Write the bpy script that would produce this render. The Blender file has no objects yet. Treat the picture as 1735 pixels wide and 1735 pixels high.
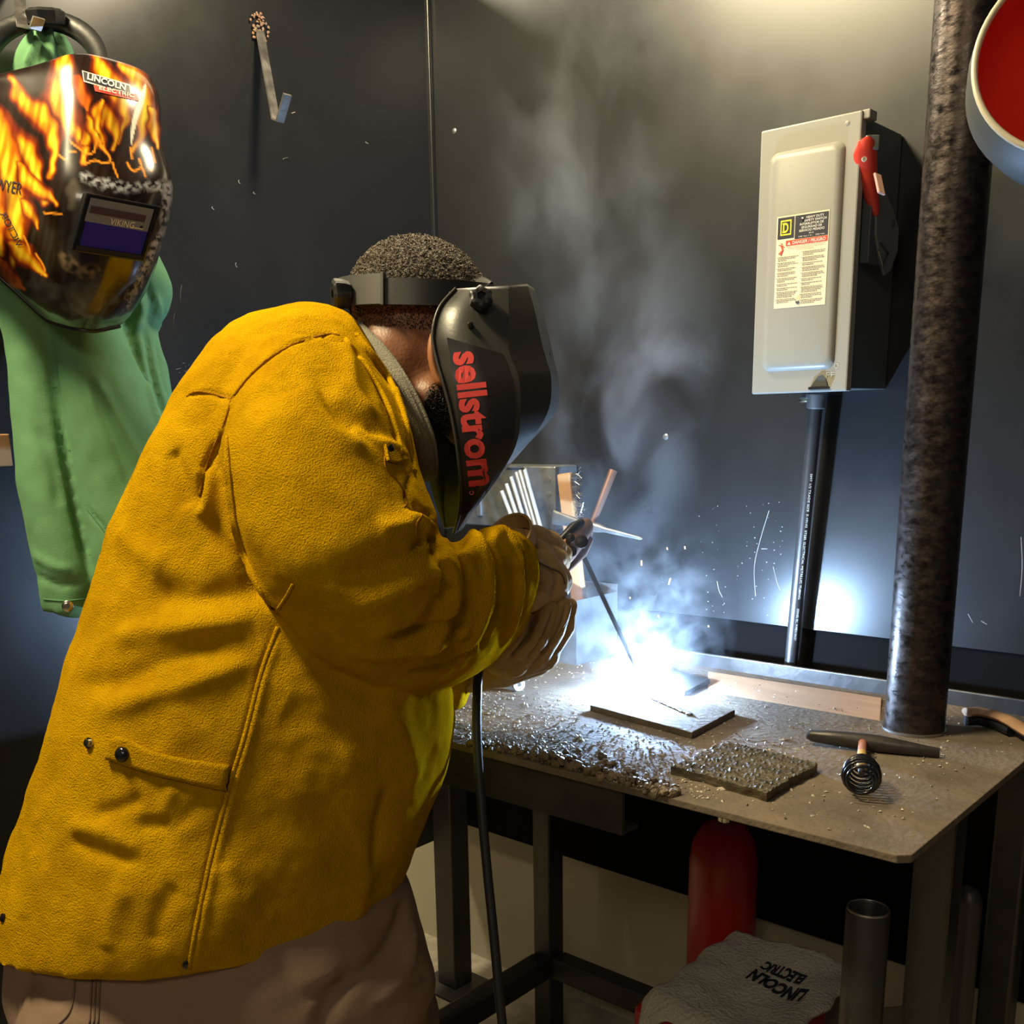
import bpy, bmesh, math, random
import numpy as np
from mathutils import Vector, noise
from mathutils.bvhtree import BVHTree
random.seed(7); rng = np.random.default_rng(7)
SC = bpy.context.scene
COL = SC.collection

# ---------------------------------------------------------------- camera
F_PX, PX, PY, IMG = 1780.0, 830.0, 1140.0, 1735.0        # focal length and principal point of the cropped photo
YAW, PITCH, ROLL = math.radians(42.0), math.radians(13.5), math.radians(-1.2)
CAM = np.array([0.0, 0.0, 1.34])
_f = np.array([-math.sin(YAW)*math.cos(PITCH), math.cos(YAW)*math.cos(PITCH), -math.sin(PITCH)])
_r0 = np.array([math.cos(YAW), math.sin(YAW), 0.0]); _u0 = np.cross(_r0, _f)
RT = _r0*math.cos(ROLL)+_u0*math.sin(ROLL); UP = -_r0*math.sin(ROLL)+_u0*math.cos(ROLL); FW = _f
cd = bpy.data.cameras.new('camera'); co = bpy.data.objects.new('camera', cd); COL.objects.link(co)
cd.sensor_width = 36.0; cd.lens = F_PX/IMG*36.0; cd.clip_start = .02; cd.clip_end = 60
cd.shift_x = (IMG/2-PX)/IMG; cd.shift_y = (PY-IMG/2)/IMG
from mathutils import Matrix
m3 = Matrix((RT, UP, -FW)).transposed()
co.matrix_world = Matrix.Translation(Vector(CAM)) @ m3.to_4x4()
SC.camera = co
AWAY = np.array([-math.sin(YAW), math.cos(YAW), 0.0])     # horizontal direction away from the photographer
def ray(x, y): return FW+(x-PX)/F_PX*RT-(y-PY)/F_PX*UP
def at(x, y, w): return CAM+ray(x, y)*w
def onz(x, y, z): d = ray(x, y); return CAM+d*(z-CAM[2])/d[2]
def ony(x, y, Y): d = ray(x, y); return CAM+d*(Y-CAM[1])/d[1]
def onx(x, y, X): d = ray(x, y); return CAM+d*(X-CAM[0])/d[0]

# ---------------------------------------------------------------- world, lights, exposure
world = bpy.data.worlds.new('world'); SC.world = world; world.use_nodes = True
bg = world.node_tree.nodes['Background']; bg.inputs[0].default_value = (.85, .8, .8, 1); bg.inputs[1].default_value = .045
def area(name, loc, target, size, size_y, energy, color):
    l = bpy.data.lights.new(name, 'AREA'); l.shape = 'RECTANGLE'; l.size = size; l.size_y = size_y
    l.energy = energy; l.color = color
    o = bpy.data.objects.new(name, l); COL.objects.link(o); o.location = loc
    o.rotation_euler = (Vector(target)-Vector(loc)).to_track_quat('-Z', 'Y').to_euler(); return o
area('booth_lamp', (-1.22, 1.30, 2.32), (-1.22, 1.25, 0), .28, .12, 10.0, (1.0, .84, .55))
area('shop_light', (-1.62, .10, 2.85), (-1.1, .75, 1.0), .55, .2, 60.0, (1.0, .84, .50))
area('next_bay_light', (-2.7, 1.1, 2.8), (-1.2, 1.5, 1.2), .25, .25, 50.0, (1.0, .9, .62))
area('rear_fill_light', (.5, -1.8, 2.9), (-.9, 1.0, .8), 1.2, .4, 14.0, (1.0, .86, .62))  # weak fill added behind the camera to brighten the cloth and trousers
ARC = np.array([-.955, 1.445, .905])
pl = bpy.data.lights.new('welding_arc_light', 'POINT'); pl.energy = 34.0; pl.color = (.40, .64, 1.0); pl.shadow_soft_size = .012
po = bpy.data.objects.new('welding_arc_light', pl); COL.objects.link(po); po.location = ARC+np.array([-.004, 0, .02])
vs = SC.view_settings; vs.view_transform = 'Standard'; vs.look = 'None'; vs.exposure = 0.25; vs.gamma = 1.0; vs.use_curve_mapping = False
SC.cycles.use_denoising = True
SC.cycles.max_bounces = 8; SC.cycles.volume_bounces = 1; SC.cycles.sample_clamp_indirect = 4.0
SC.cycles.volume_step_rate = 1.5

# ---------------------------------------------------------------- helpers
def tag(o, label=None, cat=None, group=None, kind=None):
    if label: o['label'] = label
    if cat: o['category'] = cat
    if group: o['group'] = group
    if kind: o['kind'] = kind
    return o
def empty(name, loc, label=None, cat=None, group=None, kind=None):
    o = bpy.data.objects.new(name, None); COL.objects.link(o); o.location = loc; o.empty_display_size = .05
    return tag(o, label, cat, group, kind)
def wloc(o):
    v = Vector((0, 0, 0))
    while o is not None: v = v+o.location; o = o.parent
    return v
class MB:
    """collects geometry in world coordinates; build() links it as one mesh object"""
    def __init__(s): s.v = []; s.f = []
    def add(s, v, f):
        n = len(s.v); s.v += [tuple(map(float, p)) for p in v]; s.f += [tuple(i+n for i in q) for q in f]; return s
    def box(s, lo, hi):
        (a, b, c), (d, e, g) = lo, hi
        return s.add([(a,b,c),(d,b,c),(d,e,c),(a,e,c),(a,b,g),(d,b,g),(d,e,g),(a,e,g)],
                     [(0,3,2,1),(4,5,6,7),(0,1,5,4),(1,2,6,5),(2,3,7,6),(3,0,4,7)])
    def obox(s, c, ax, ay, az):
        c, ax, ay, az = map(np.asarray, (c, ax, ay, az))
        v = [c+sx*ax+sy*ay+sz*az for sz in (-1,1) for sx, sy in ((-1,-1),(1,-1),(1,1),(-1,1))]
        return s.add(v, [(0,3,2,1),(4,5,6,7),(0,1,5,4),(1,2,6,5),(2,3,7,6),(3,0,4,7)])
    def loft(s, rings, caps=(True, True)):
        n = len(rings[0]); v = [p for r in rings for p in r]; f = []
        for i in range(len(rings)-1):
            for j in range(n):
                k = (j+1) % n
                f.append((i*n+j, i*n+k, (i+1)*n+k, (i+1)*n+j))
        if caps[0]: f.append(tuple(range(n-1, -1, -1)))
        if caps[1]: f.append(tuple(range((len(rings)-1)*n, len(rings)*n)))
        return s.add(v, f)
    def tube(s, pts, r, n=10, caps=True, flat=1.0, side=None):
        pts = [np.asarray(p, float) for p in pts]; rs = r if hasattr(r, '__len__') else [r]*len(pts)
        rings = []; ref = None
        for i, p in enumerate(pts):
            t = pts[min(i+1, len(pts)-1)]-pts[max(i-1, 0)]; t = t/(np.linalg.norm(t)+1e-12)
            if ref is None:
                ref = np.asarray(side, float) if side is not None else (np.array([0,0,1.]) if abs(t[2]) < .9 else np.array([1.,0,0]))
            a = ref-t*(ref@t); a /= np.linalg.norm(a)+1e-12; b = np.cross(t, a); ref = a
            rings.append([p+rs[i]*(math.cos(q)*a+flat*math.sin(q)*b) for q in np.arange(n)*2*math.pi/n])
        return s.loft(rings, (caps, caps))
    def lathe(s, base, axis, prof, n=20, caps=(True, True), lobes=0, amp=0):
        base = np.asarray(base, float); t = np.asarray(axis, float); t = t/np.linalg.norm(t)
        ref = np.array([0,0,1.]) if abs(t[2]) < .9 else np.array([1.,0,0]); a = ref-t*(ref@t); a /= np.linalg.norm(a); b = np.cross(t, a)
        rings = []
        for (h, r) in prof:
            rings.append([base+t*h+r*(1+(amp*math.cos(lobes*q) if lobes else 0))*(math.cos(q)*a+math.sin(q)*b) for q in np.arange(n)*2*math.pi/n])
        return s.loft(rings, caps)
    def ball(s, c, rad, n=10, axes=None):
        c = np.asarray(c, float); rad = np.broadcast_to(np.asarray(rad, float), 3)
        ax = np.eye(3) if axes is None else np.asarray(axes)
        rings = []
        for i in range(1, n):
            th = math.pi*i/n
            rings.append([c+(ax.T@(rad*np.array([math.sin(th)*math.cos(q), math.sin(th)*math.sin(q), -math.cos(th)]))) for q in np.arange(2*n)*math.pi/n])
        return s.loft(rings)
    def capsule(s, p, r, q, r2, n=14):
        p = np.asarray(p, float); q = np.asarray(q, float); t = q-p; L = np.linalg.norm(t); t = t/L
        ref = np.array([0,0,1.]) if abs(t[2]) < .9 else np.array([1.,0,0]); a = ref-t*(ref@t); a /= np.linalg.norm(a); b = np.cross(t, a)
        rings = []
        for th in np.linspace(-80, 0, 5): th = math.radians(th); rings.append((p+t*r*math.sin(th), r*math.cos(th)))
        for th in np.linspace(0, 80, 5): th = math.radians(th); rings.append((q+t*r2*math.sin(th), r2*math.cos(th)))
        return s.loft([[c+k*(math.cos(x)*a+math.sin(x)*b) for x in np.arange(n)*2*math.pi/n] for c, k in rings])
    def prism(s, poly, nrm, th):
        """planar polygon (world points) extruded by th along nrm"""
        poly = [np.asarray(p, float) for p in poly]; d = np.asarray(nrm, float)*th; n = len(poly)
        return s.add(poly+[p+d for p in poly], [tuple(range(n-1,-1,-1)), tuple(range(n, 2*n))]+[(i, (i+1) % n, n+(i+1) % n, n+i) for i in range(n)])
    def build(s, name, mat, parent=None, smooth=None, bevel=0, solid=0, origin=None, fix=True, seg=2):
        v = np.array(s.v, float)
        if origin is None:
            lo, hi = v.min(0), v.max(0); origin = ((lo[0]+hi[0])/2, (lo[1]+hi[1])/2, lo[2])
        origin = np.asarray(origin, float)
        me = bpy.data.meshes.new(name); me.from_pydata((v-origin).tolist(), [], s.f); me.validate()
        if fix:
            bm = bmesh.new(); bm.from_mesh(me); bmesh.ops.recalc_face_normals(bm, faces=bm.faces); bm.to_mesh(me); bm.free()
        if smooth is not None:
            me.polygons.foreach_set('use_smooth', [True]*len(me.polygons))
            if smooth < 180: me.set_sharp_from_angle(angle=math.radians(smooth))
        if mat: me.materials.append(mat)
        o = bpy.data.objects.new(name, me); COL.objects.link(o)
        if parent is not None:
            o.parent = parent; o.location = Vector(origin)-wloc(parent)
        else: o.location = origin
        if solid:
            m = o.modifiers.new('thickness', 'SOLIDIFY'); m.thickness = abs(solid); m.offset = -1 if solid > 0 else 1
        if bevel:
            m = o.modifiers.new('edges', 'BEVEL'); m.width = bevel; m.segments = seg; m.limit_method = 'ANGLE'; m.angle_limit = math.radians(40)
        return o
def catmull(P, n):
    """dense points through control rows P (k, ...), n per span"""
    P = np.asarray(P, float); out = []; k = len(P)
    for i in range(k-1):
        p0, p1, p2, p3 = P[max(i-1,0)], P[i], P[i+1], P[min(i+2,k-1)]
        for t in np.arange(n)/n:
            out.append(.5*((2*p1)+(-p0+p2)*t+(2*p0-5*p1+4*p2-p3)*t*t+(-p0+3*p1-3*p2+p3)*t**3))
    out.append(P[-1]); return np.array(out)
def text_mesh(s, bold=0.0):
    """flat text: verts scaled so that the width is 0..1 and the cap height 0..1"""
    c = bpy.data.curves.new('t', 'FONT'); c.body = s; c.offset = bold; c.resolution_u = 3; c.fill_mode = 'FRONT'
    o = bpy.data.objects.new('t', c); COL.objects.link(o)
    dg = bpy.context.evaluated_depsgraph_get(); me = o.evaluated_get(dg).to_mesh()
    v = np.array([x.co[:] for x in me.vertices]); f = [tuple(p.vertices) for p in me.polygons]
    o.evaluated_get(dg).to_mesh_clear(); bpy.data.objects.remove(o); bpy.data.curves.remove(c)
    v[:, 0] -= v[:, 0].min(); w = v[:, 0].max(); v[:, 0] /= w; v[:, 1] /= .70
    return v[:, :2], f, w/.70
def text_flat(name, s, o, ux, uy, mat, parent, bold=.0, lift=None):
    v, f, _ = text_mesh(s, bold); o, ux, uy = map(np.asarray, (o, ux, uy))
    m = MB(); m.add([o+ux*a+uy*b for a, b in v], f); return m.build(name, mat, parent, fix=False)
def bvh_of(v, f): return BVHTree.FromPolygons([Vector(p) for p in v], f)
def cast(bv, x, y, off=0.0, wref=1.4):
    d = Vector(ray(x, y)).normalized(); h, n, i, dist = bv.ray_cast(Vector(CAM), d)
    if h is None:
        h, n, i, dist = bv.find_nearest(Vector(at(x, y, wref)))
    if n.dot(d) > 0: n = -n
    return np.array(h+n*off), np.array(n)
def text_px(name, s, o, ux, uy, bv, off, mat, parent, bold=0.0):
    """text laid on a curved surface; o, ux, uy given in the photograph's pixels"""
    v, f, _ = text_mesh(s, bold)
    m = MB(); m.add([cast(bv, o[0]+ux[0]*a+uy[0]*b, o[1]+ux[1]*a+uy[1]*b, off)[0] for a, b in v], f)
    return m.build(name, mat, parent, fix=False)
def patch_px(poly4, bv, off, n=10, m_=10, th=0):
    """quad patch (TL,TR,BR,BL in pixels) laid on a surface; returns MB"""
    tl, tr, br, bl = [np.array(p, float) for p in poly4]; rows = []
    for i in range(n+1):
        a = i/n; l = tl*(1-a)+bl*a; r = tr*(1-a)+br*a
        rows.append([cast(bv, *(l*(1-b)+r*b), off)[0] for b in np.arange(m_+1)/m_])
    k = m_+1; mb = MB()
    mb.add([p for r in rows for p in r], [(i*k+j, (i+1)*k+j, (i+1)*k+j+1, i*k+j+1) for i in range(n) for j in range(m_)])
    return mb
def remesh(mb, voxel, smooth_it=4):
    me = bpy.data.meshes.new('tmp'); me.from_pydata(mb.v, [], mb.f)
    bm = bmesh.new(); bm.from_mesh(me); bmesh.ops.recalc_face_normals(bm, faces=bm.faces); bm.to_mesh(me); bm.free()
    o = bpy.data.objects.new('tmp', me); COL.objects.link(o)
    m = o.modifiers.new('r', 'REMESH'); m.mode = 'VOXEL'; m.voxel_size = voxel; m.adaptivity = 0
    dg = bpy.context.evaluated_depsgraph_get(); e = o.evaluated_get(dg).to_mesh()
    V = np.empty(len(e.vertices)*3); e.vertices.foreach_get('co', V); V = V.reshape(-1, 3)
    Fc = [tuple(p.vertices) for p in e.polygons]
    E = np.empty(len(e.edges)*2, int); e.edges.foreach_get('vertices', E); E = E.reshape(-1, 2)
    o.evaluated_get(dg).to_mesh_clear(); bpy.data.objects.remove(o); bpy.data.meshes.remove(me)
    V = lap(V, E, smooth_it); return V, Fc, E
def lap(V, E, it, lam=.5):
    deg = np.bincount(E.ravel(), minlength=len(V)).astype(float)[:, None]; deg[deg == 0] = 1
    for _ in range(it):
        S = np.zeros_like(V)
        for k in range(3):
            S[:, k] = np.bincount(E[:, 0], V[E[:, 1], k], len(V))+np.bincount(E[:, 1], V[E[:, 0], k], len(V))
        V = V+lam*(S/deg-V)
    return V
def normals(V, Fc):
    q = np.array([f if len(f) == 4 else (f[0], f[1], f[2], f[2]) for f in Fc])
    n = np.cross(V[q[:, 2]]-V[q[:, 0]], V[q[:, 3]]-V[q[:, 1]])
    N = np.zeros_like(V)
    for k in range(4):
        for c in range(3): N[:, c] += np.bincount(q[:, k], n[:, c], len(V))
    return N/(np.linalg.norm(N, axis=1)[:, None]+1e-12)
def sculpt(V, Fc, strokes, wref=1.3):
    """strokes: (pixel polyline, half width in px, height in mm) raised (+) or pressed (-) into the cloth along that line"""
    bv = bvh_of(V, Fc); N = normals(V, Fc); D = np.zeros(len(V))
    for pts, sig, amp in strokes:
        d = catmull(pts, 10) if len(pts) > 2 else np.linspace(pts[0], pts[1], 14)
        Q = np.array([cast(bv, x, y, 0, wref)[0] for x, y in d]); s = sig*wref/F_PX
        near = np.where(((V > Q.min(0)-3*s) & (V < Q.max(0)+3*s)).all(1))[0]
        if len(near) == 0: continue
        best = np.full(len(near), 1e9); tt = np.zeros(len(near))
        for i in range(len(Q)-1):
            a, b = Q[i], Q[i+1]; ab = b-a; t = np.clip(((V[near]-a)@ab)/(ab@ab+1e-12), 0, 1)
            dd = np.linalg.norm(V[near]-a-t[:, None]*ab, axis=1); better = dd < best
            best = np.where(better, dd, best); tt = np.where(better, (i+t)/(len(Q)-1), tt)
        fade = np.minimum(1, np.minimum(tt, 1-tt)*5+.25)
        D[near] += amp*.001*np.exp(-(best/s)**2)*fade
    return V+N*D[:, None]
def wrinkle(V, Fc, scale, amp, seed=0.0, stretch=(1,1,1)):
    N = normals(V, Fc); st = np.array(stretch)*scale
    d = np.array([noise.noise(Vector(p)) for p in V*st+seed])
    return V+N*(d*amp)[:, None]
def mesh_from(V, Fc):
    m = MB(); m.v = V.tolist(); m.f = list(Fc); return m

# ---------------------------------------------------------------- materials
def mat(name, base, rough=.5, metal=0.0, var=0.0, vscale=6.0, base2=None, bump=0.0, bscale=80.0, rvar=0.0, sheen=0.0, coat=0.0, stretch=(1,1,1), spec=.5, detail=6, dist=.01):
    m = bpy.data.materials.new(name); m.use_nodes = True; nt = m.node_tree; p = nt.nodes['Principled BSDF']
    p.inputs['Base Color'].default_value = (*base, 1); p.inputs['Roughness'].default_value = rough; p.inputs['Metallic'].default_value = metal
    p.inputs['Specular IOR Level'].default_value = spec
    if sheen: p.inputs['Sheen Weight'].default_value = sheen; p.inputs['Sheen Roughness'].default_value = .45; p.inputs['Sheen Tint'].default_value = (*[min(1, c*1.2+.1) for c in base], 1)
    if coat: p.inputs['Coat Weight'].default_value = coat; p.inputs['Coat Roughness'].default_value = .08
    N = nt.nodes; L = nt.links
    if var or rvar or bump:
        tc = N.new('ShaderNodeTexCoord'); mp = N.new('ShaderNodeMapping'); mp.inputs['Scale'].default_value = stretch
        L.new(tc.outputs['Object'], mp.inputs['Vector'])
    if var or rvar:
        nz = N.new('ShaderNodeTexNoise'); nz.inputs['Scale'].default_value = vscale; nz.inputs['Detail'].default_value = detail; nz.inputs['Roughness'].default_value = .65
        L.new(mp.outputs[0], nz.inputs['Vector'])
        if var:
            cr = N.new('ShaderNodeValToRGB'); b2 = base2 or tuple(c*.45 for c in base)
            cr.color_ramp.elements[0].position = .5-.28/max(var, .3); cr.color_ramp.elements[1].position = .5+.2/max(var, .3)
            cr.color_ramp.elements[0].color = (*b2, 1); cr.color_ramp.elements[1].color = (*base, 1)
            L.new(nz.outputs['Fac'], cr.inputs[0]); L.new(cr.outputs[0], p.inputs['Base Color'])
        if rvar:
            mr = N.new('ShaderNodeMapRange'); mr.inputs[1].default_value = .3; mr.inputs[2].default_value = .7
            mr.inputs[3].default_value = max(.03, rough-rvar); mr.inputs[4].default_value = min(1, rough+rvar)
            L.new(nz.outputs['Fac'], mr.inputs[0]); L.new(mr.outputs[0], p.inputs['Roughness'])
    if bump:
        n2 = N.new('ShaderNodeTexNoise'); n2.inputs['Scale'].default_value = bscale; n2.inputs['Detail'].default_value = 4
        L.new(mp.outputs[0], n2.inputs['Vector']); bp = N.new('ShaderNodeBump'); bp.inputs['Strength'].default_value = bump; bp.inputs['Distance'].default_value = dist
        L.new(n2.outputs['Fac'], bp.inputs['Height']); L.new(bp.outputs[0], p.inputs['Normal'])
    return m
def emit(name, color, strength):
    m = bpy.data.materials.new(name); m.use_nodes = True; p = m.node_tree.nodes['Principled BSDF']
    p.inputs['Base Color'].default_value = (0, 0, 0, 1); p.inputs['Emission Color'].default_value = (*color, 1); p.inputs['Emission Strength'].default_value = strength
    return m
def attr_mat(name, attr, rough, coat=0.0, bump=0.0, bscale=200, sheen=0):
    m = mat(name, (.5,.5,.5), rough, coat=coat, bump=bump, bscale=bscale, sheen=sheen); nt = m.node_tree
    a = nt.nodes.new('ShaderNodeVertexColor'); a.layer_name = attr
    nt.links.new(a.outputs[0], nt.nodes['Principled BSDF'].inputs['Base Color']); return m
K = {}
K['wall'] = mat('black_wall_paint', (.020,.020,.021), .30, var=.5, vscale=3.0, base2=(.013,.0135,.015), rvar=.05, spec=.6)
K['wall_shade'] = mat('shaded_black_sheet', (.007,.006,.006), .9, var=.4, vscale=5, spec=.08)  # black sheet made darker still, painting in the shade of the table upstand
K['cream'] = mat('cream_wall_paint', (.55,.50,.36), .55, var=.3, vscale=3, base2=(.45,.40,.28))
K['floor'] = mat('stained_concrete', (.46,.40,.29), .75, var=.9, vscale=14, base2=(.16,.13,.10), bump=.2, bscale=60)
K['steel_dark'] = mat('dark_mild_steel', (.085,.075,.07), .45, .6, var=.8, vscale=9, base2=(.04,.035,.032), rvar=.15, bump=.08, bscale=60)
K['table'] = mat('dusty_table_steel', (.20,.155,.11), .82, .05, spec=.25, var=.9, vscale=11, base2=(.085,.066,.052), rvar=.18, bump=.25, bscale=120)
K['steel'] = mat('bare_steel', (.42,.40,.38), .35, .85, var=.6, vscale=20, rvar=.12, bump=.05, bscale=90)
K['zinc'] = mat('galvanized_steel', (.46,.47,.48), .38, .8, var=.5, vscale=30, rvar=.1)
K['pole'] = mat('scuffed_pipe', (.075,.058,.052), .36, .75, var=1.3, vscale=60, base2=(.02,.016,.016), rvar=.2, bump=.15, bscale=40, stretch=(1,1,1.6), detail=10)
K['greybox'] = mat('grey_enamel', (.335,.325,.285), .35, var=.2, vscale=3, base2=(.30,.29,.255), spec=.4, bump=.02, bscale=400)
K['darkgrey'] = mat('dark_grey_enamel', (.07,.08,.085), .45)
K['red'] = mat('red_plastic', (.62,.045,.025), .4)
K['black'] = mat('black_plastic', (.012,.012,.013), .38, bump=.03, bscale=300)
K['blackgloss'] = mat('gloss_black', (.008,.008,.010), .18)
K['rubber'] = mat('black_rubber', (.022,.021,.022), .5, bump=.06, bscale=200)
K['wood'] = mat('pale_wood', (.50,.30,.17), .6, var=.7, vscale=6, base2=(.33,.18,.10), stretch=(1,9,9), bump=.08, bscale=50)
K['brushwood'] = mat('brush_wood', (.58,.33,.15), .55, var=.5, vscale=5, base2=(.42,.22,.09), stretch=(6,6,1))
K['copper'] = mat('brown_copper', (.36,.19,.12), .42, .6, var=.6, vscale=25, base2=(.14,.08,.06))
K['rod'] = mat('electrode_flux', (.62,.62,.60), .7, var=.3, vscale=60)
K['rodburn'] = mat('electrode_grey_flux', (.10,.10,.11), .7)
K['slag'] = mat('crusty_slag', (.30,.22,.13), .55, .3, var=1.0, vscale=40, base2=(.035,.028,.022), rvar=.25, bump=.5, bscale=150)
K['char'] = mat('slag_crusted_plate', (.13,.105,.06), .6, .35, var=1.0, vscale=26, base2=(.025,.02,.016), rvar=.2, bump=.7, bscale=55, stretch=(.5,1.4,1))
K['chip'] = mat('metal_flakes', (.50,.43,.32), .5, .2, var=.8, vscale=200, base2=(.12,.1,.08))
K['white'] = mat('white_print', (.75,.72,.62), .6)
K['paper'] = mat('label_cream', (.78,.70,.50), .55)
K['navy'] = mat('label_black', (.018,.017,.028), .5)
K['yellow'] = mat('label_yellow', (.85,.72,.03), .5)
K['labelred'] = mat('label_red', (.62,.06,.03), .5)
K['inkgrey'] = mat('fine_print', (.20,.17,.12), .7)
K['logo'] = mat('logo_red', (.75,.055,.05), .5)
K['chrome'] = mat('nickel_snap', (.6,.55,.45), .22, 1.0)
K['suede'] = mat('yellow_suede', (.58,.32,.004), .92, var=1.15, vscale=14, base2=(.36,.185,.003), bump=1.0, bscale=520, sheen=0, spec=.0, detail=14, dist=.0035)
K['seam'] = mat('suede_seam', (.36,.17,.003), .95, bump=.6, bscale=300, spec=.1)
K['glove'] = mat('tan_leather', (.56,.36,.15), .72, var=.6, vscale=22, base2=(.30,.17,.065), bump=.35, bscale=170, spec=.25, dist=.004)
K['pants'] = mat('brown_canvas', (.30,.20,.14), .9, var=.6, vscale=10, base2=(.20,.13,.09), bump=.4, bscale=900, dist=.002, sheen=.1, spec=.1)
K['skin'] = mat('skin', (.24,.098,.042), .45, var=.5, vscale=14, base2=(.20,.075,.034), bump=.12, bscale=240)
K['hair'] = mat('short_curly_hair', (.055,.042,.030), .6, var=.9, vscale=60, base2=(.02,.015,.012), bump=.8, bscale=180, spec=.4)
K['shirt'] = mat('grey_knit', (.30,.28,.22), .95, bump=.4, bscale=400, var=.4, vscale=30)
K['green'] = mat('green_cotton', (.14,.30,.15), .9, var=.5, vscale=8, base2=(.095,.22,.105), bump=.35, dist=.002, bscale=800, sheen=.15, spec=.1)
K['helmet'] = mat('satin_black_helmet', (.050,.049,.044), .36, bump=.02, bscale=300, var=.2, vscale=4)
K['helmetpanel'] = mat('dark_helmet_panel', (.018,.015,.015), .32)
K['towel'] = mat('white_terry_cloth', (.62,.58,.50), .95, bump=.9, bscale=160, sheen=.2, spec=.1)
K['redpaint'] = mat('red_machine_enamel', (.42,.012,.02), .35)
K['hoodgrey'] = mat('grey_hood_enamel', (.05,.052,.048), .55)
K['bluelens'] = mat('blue_lens', (.03,.018,.32), .08, coat=.5)
K['lensgrey'] = mat('lens_grey_print', (.20,.21,.26), .25)
K['scorch'] = mat('scorched_paint', (.33,.12,.03), .6, var=1.0, vscale=60, base2=(.25,.22,.18), bump=.5, bscale=120)
# ---------------------------------------------------------------- setting
XW, YW = -1.74, 1.78
def struct(name, mb, m, **k):
    o = mb.build(name, m, **k); o['kind'] = 'structure'; return o
struct('floor', MB().box((-4.5,-3.5,-.1), (3.5,1.92,0)), K['floor'])
struct('wall_back', MB().box((XW,YW,.96), (2.2,YW+.02,3.1)), K['wall'])
struct('wall_back_lower', MB().box((XW,YW+.006,.36), (2.2,YW+.02,.958)), K['wall_shade'])
struct('wall_rear_building', MB().box((-4.5,YW+.02,0), (3.5,YW+.12,3.1)), K['cream'])
struct('wall_left', MB().box((XW-.02,-1.2,.33), (XW,YW,2.27)), K['wall'])
struct('trim_1', MB().box((XW-.004,YW-.010,.36), (XW+.010,YW,2.27)), K['wall'], bevel=.002)
# steel corner post of the booth with its foot plate
t = empty('booth_post', (-1.63,1.66,0), 'dark steel corner post standing on the floor behind the table', 'post')
MB().box((-1.66,1.63,.008), (-1.60,1.69,1.0)).build('upright', K['steel_dark'], t, bevel=.004)
fp = MB().box((-1.70,1.59,0), (-1.56,1.72,.008)).build('foot_plate', K['steel_dark'], t, bevel=.002)
MB().lathe((-1.675,1.61,.008), (0,0,1), [(0,.008),(.007,.008),(.007,.003)], 6).build('anchor_bolt', K['steel'], fp)
# wall screws
for i, (x, y) in enumerate(((770,222),(1128,740))):
    p = ony(x, y, YW); o = MB().lathe(p+[0,.001,0], (0,-1,0), [(0,.006),(.002,.006),(.0035,.003)], 12).build('wall_screw', K['zinc'], smooth=40)
    tag(o, ['small pan head screw in the back wall beside the corner seam', 'small screw in the back wall left of the grey switch box'][i], 'screw', 'screws in the back wall')

# paint chips and scratches on the booth walls
chipm = mat('chipped_paint', (.35,.34,.33), .6)
mb = MB()
for x, y, dx, dy in ((308,482,-2,28),(296,530,-2,30),(405,305,2,6),(430,325,3,4),(620,240,4,3),(360,350,3,5),(480,270,8,-3),(400,445,2,8),(500,190,-6,2)):
    mb.tube(catmull([onx(x,y,XW+.0003), onx(x+dx*.3-1.5,y+dy*.5,XW+.0003), onx(x+dx,y+dy,XW+.0003)], 4), .0006, 4, flat=.4)
for k in range(16): x, y = rng.uniform(305,345), rng.uniform(612,635); p = onx(x,y,XW+.0003); mb.tube([p, p+np.array([0,rng.normal(0,.004),rng.normal(0,.004)])], .0004, 4)
w_ = mb.build('paint_chips', chipm, bpy.data.objects['wall_left'], fix=False); w_['kind'] = 'stuff'
mb = MB()
for pts in ([(1303,865),(1288,915),(1278,960),(1280,1010)],[(1310,960),(1316,985),(1322,1000)],[(1300,930),(1290,930)],[(1730,910),(1732,960),(1728,1010)],[(1640,1040),(1648,1055)],[(1662,1052),(1672,1058)],[(1215,985),(1218,1000),(1224,1012)]):
    mb.tube(catmull([ony(x,y,YW-.0003) for x, y in pts], 4) if len(pts) > 2 else [ony(x,y,YW-.0003) for x, y in pts], .0005, 4, flat=.4)
for k in range(60):
    x, y = rng.uniform(1180,1330), rng.uniform(850,1050); p = ony(x,y,YW-.0003); mb.ball(p, rng.uniform(.0004,.0013)*np.array([1,.3,1]), 4)
w_ = mb.build('paint_chips', chipm, bpy.data.objects['wall_back'], fix=False); w_['kind'] = 'stuff'

# ---------------------------------------------------------------- welding table
TX0, TX1, TY0, TY1, TZ = -1.36, -.366, 1.063, 1.712, .88
t = empty('welding_table', (-.86,1.39,0), 'dusty dark steel welding table with tubular legs and stretchers', 'table')
top = MB().prism([(TX0,TY0,TZ-.010),(TX1-.012,TY0,TZ-.010),(TX1,TY0+.012,TZ-.010),(TX1,TY1,TZ-.010),(TX0,TY1,TZ-.010)], (0,0,1), .010).build('tabletop', K['table'], t, bevel=.0015)
MB().box((TX0,TY1-.006,TZ), (TX1+.2,TY1,TZ+.0225)).build('rear_upstand', K['steel_dark'], t)
MB().box((TX0,TY1-.0065,TZ+.0225), (TX1+.2,TY1,TZ+.025)).build('bright_top_edge', K['steel'], t, bevel=.0006)  # thin strip of brighter steel along the top of the upstand
MB().box((TX0+.01,TY0+.012,TZ-.075), (-.74,TY0+.018,TZ-.010)).build('front_apron', K['steel_dark'], t)
MB().box((TX0+.01,TY0+.018,TZ-.075), (-.74,TY0+.05,TZ-.070)).build('apron_lip', K['steel_dark'], t)
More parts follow.
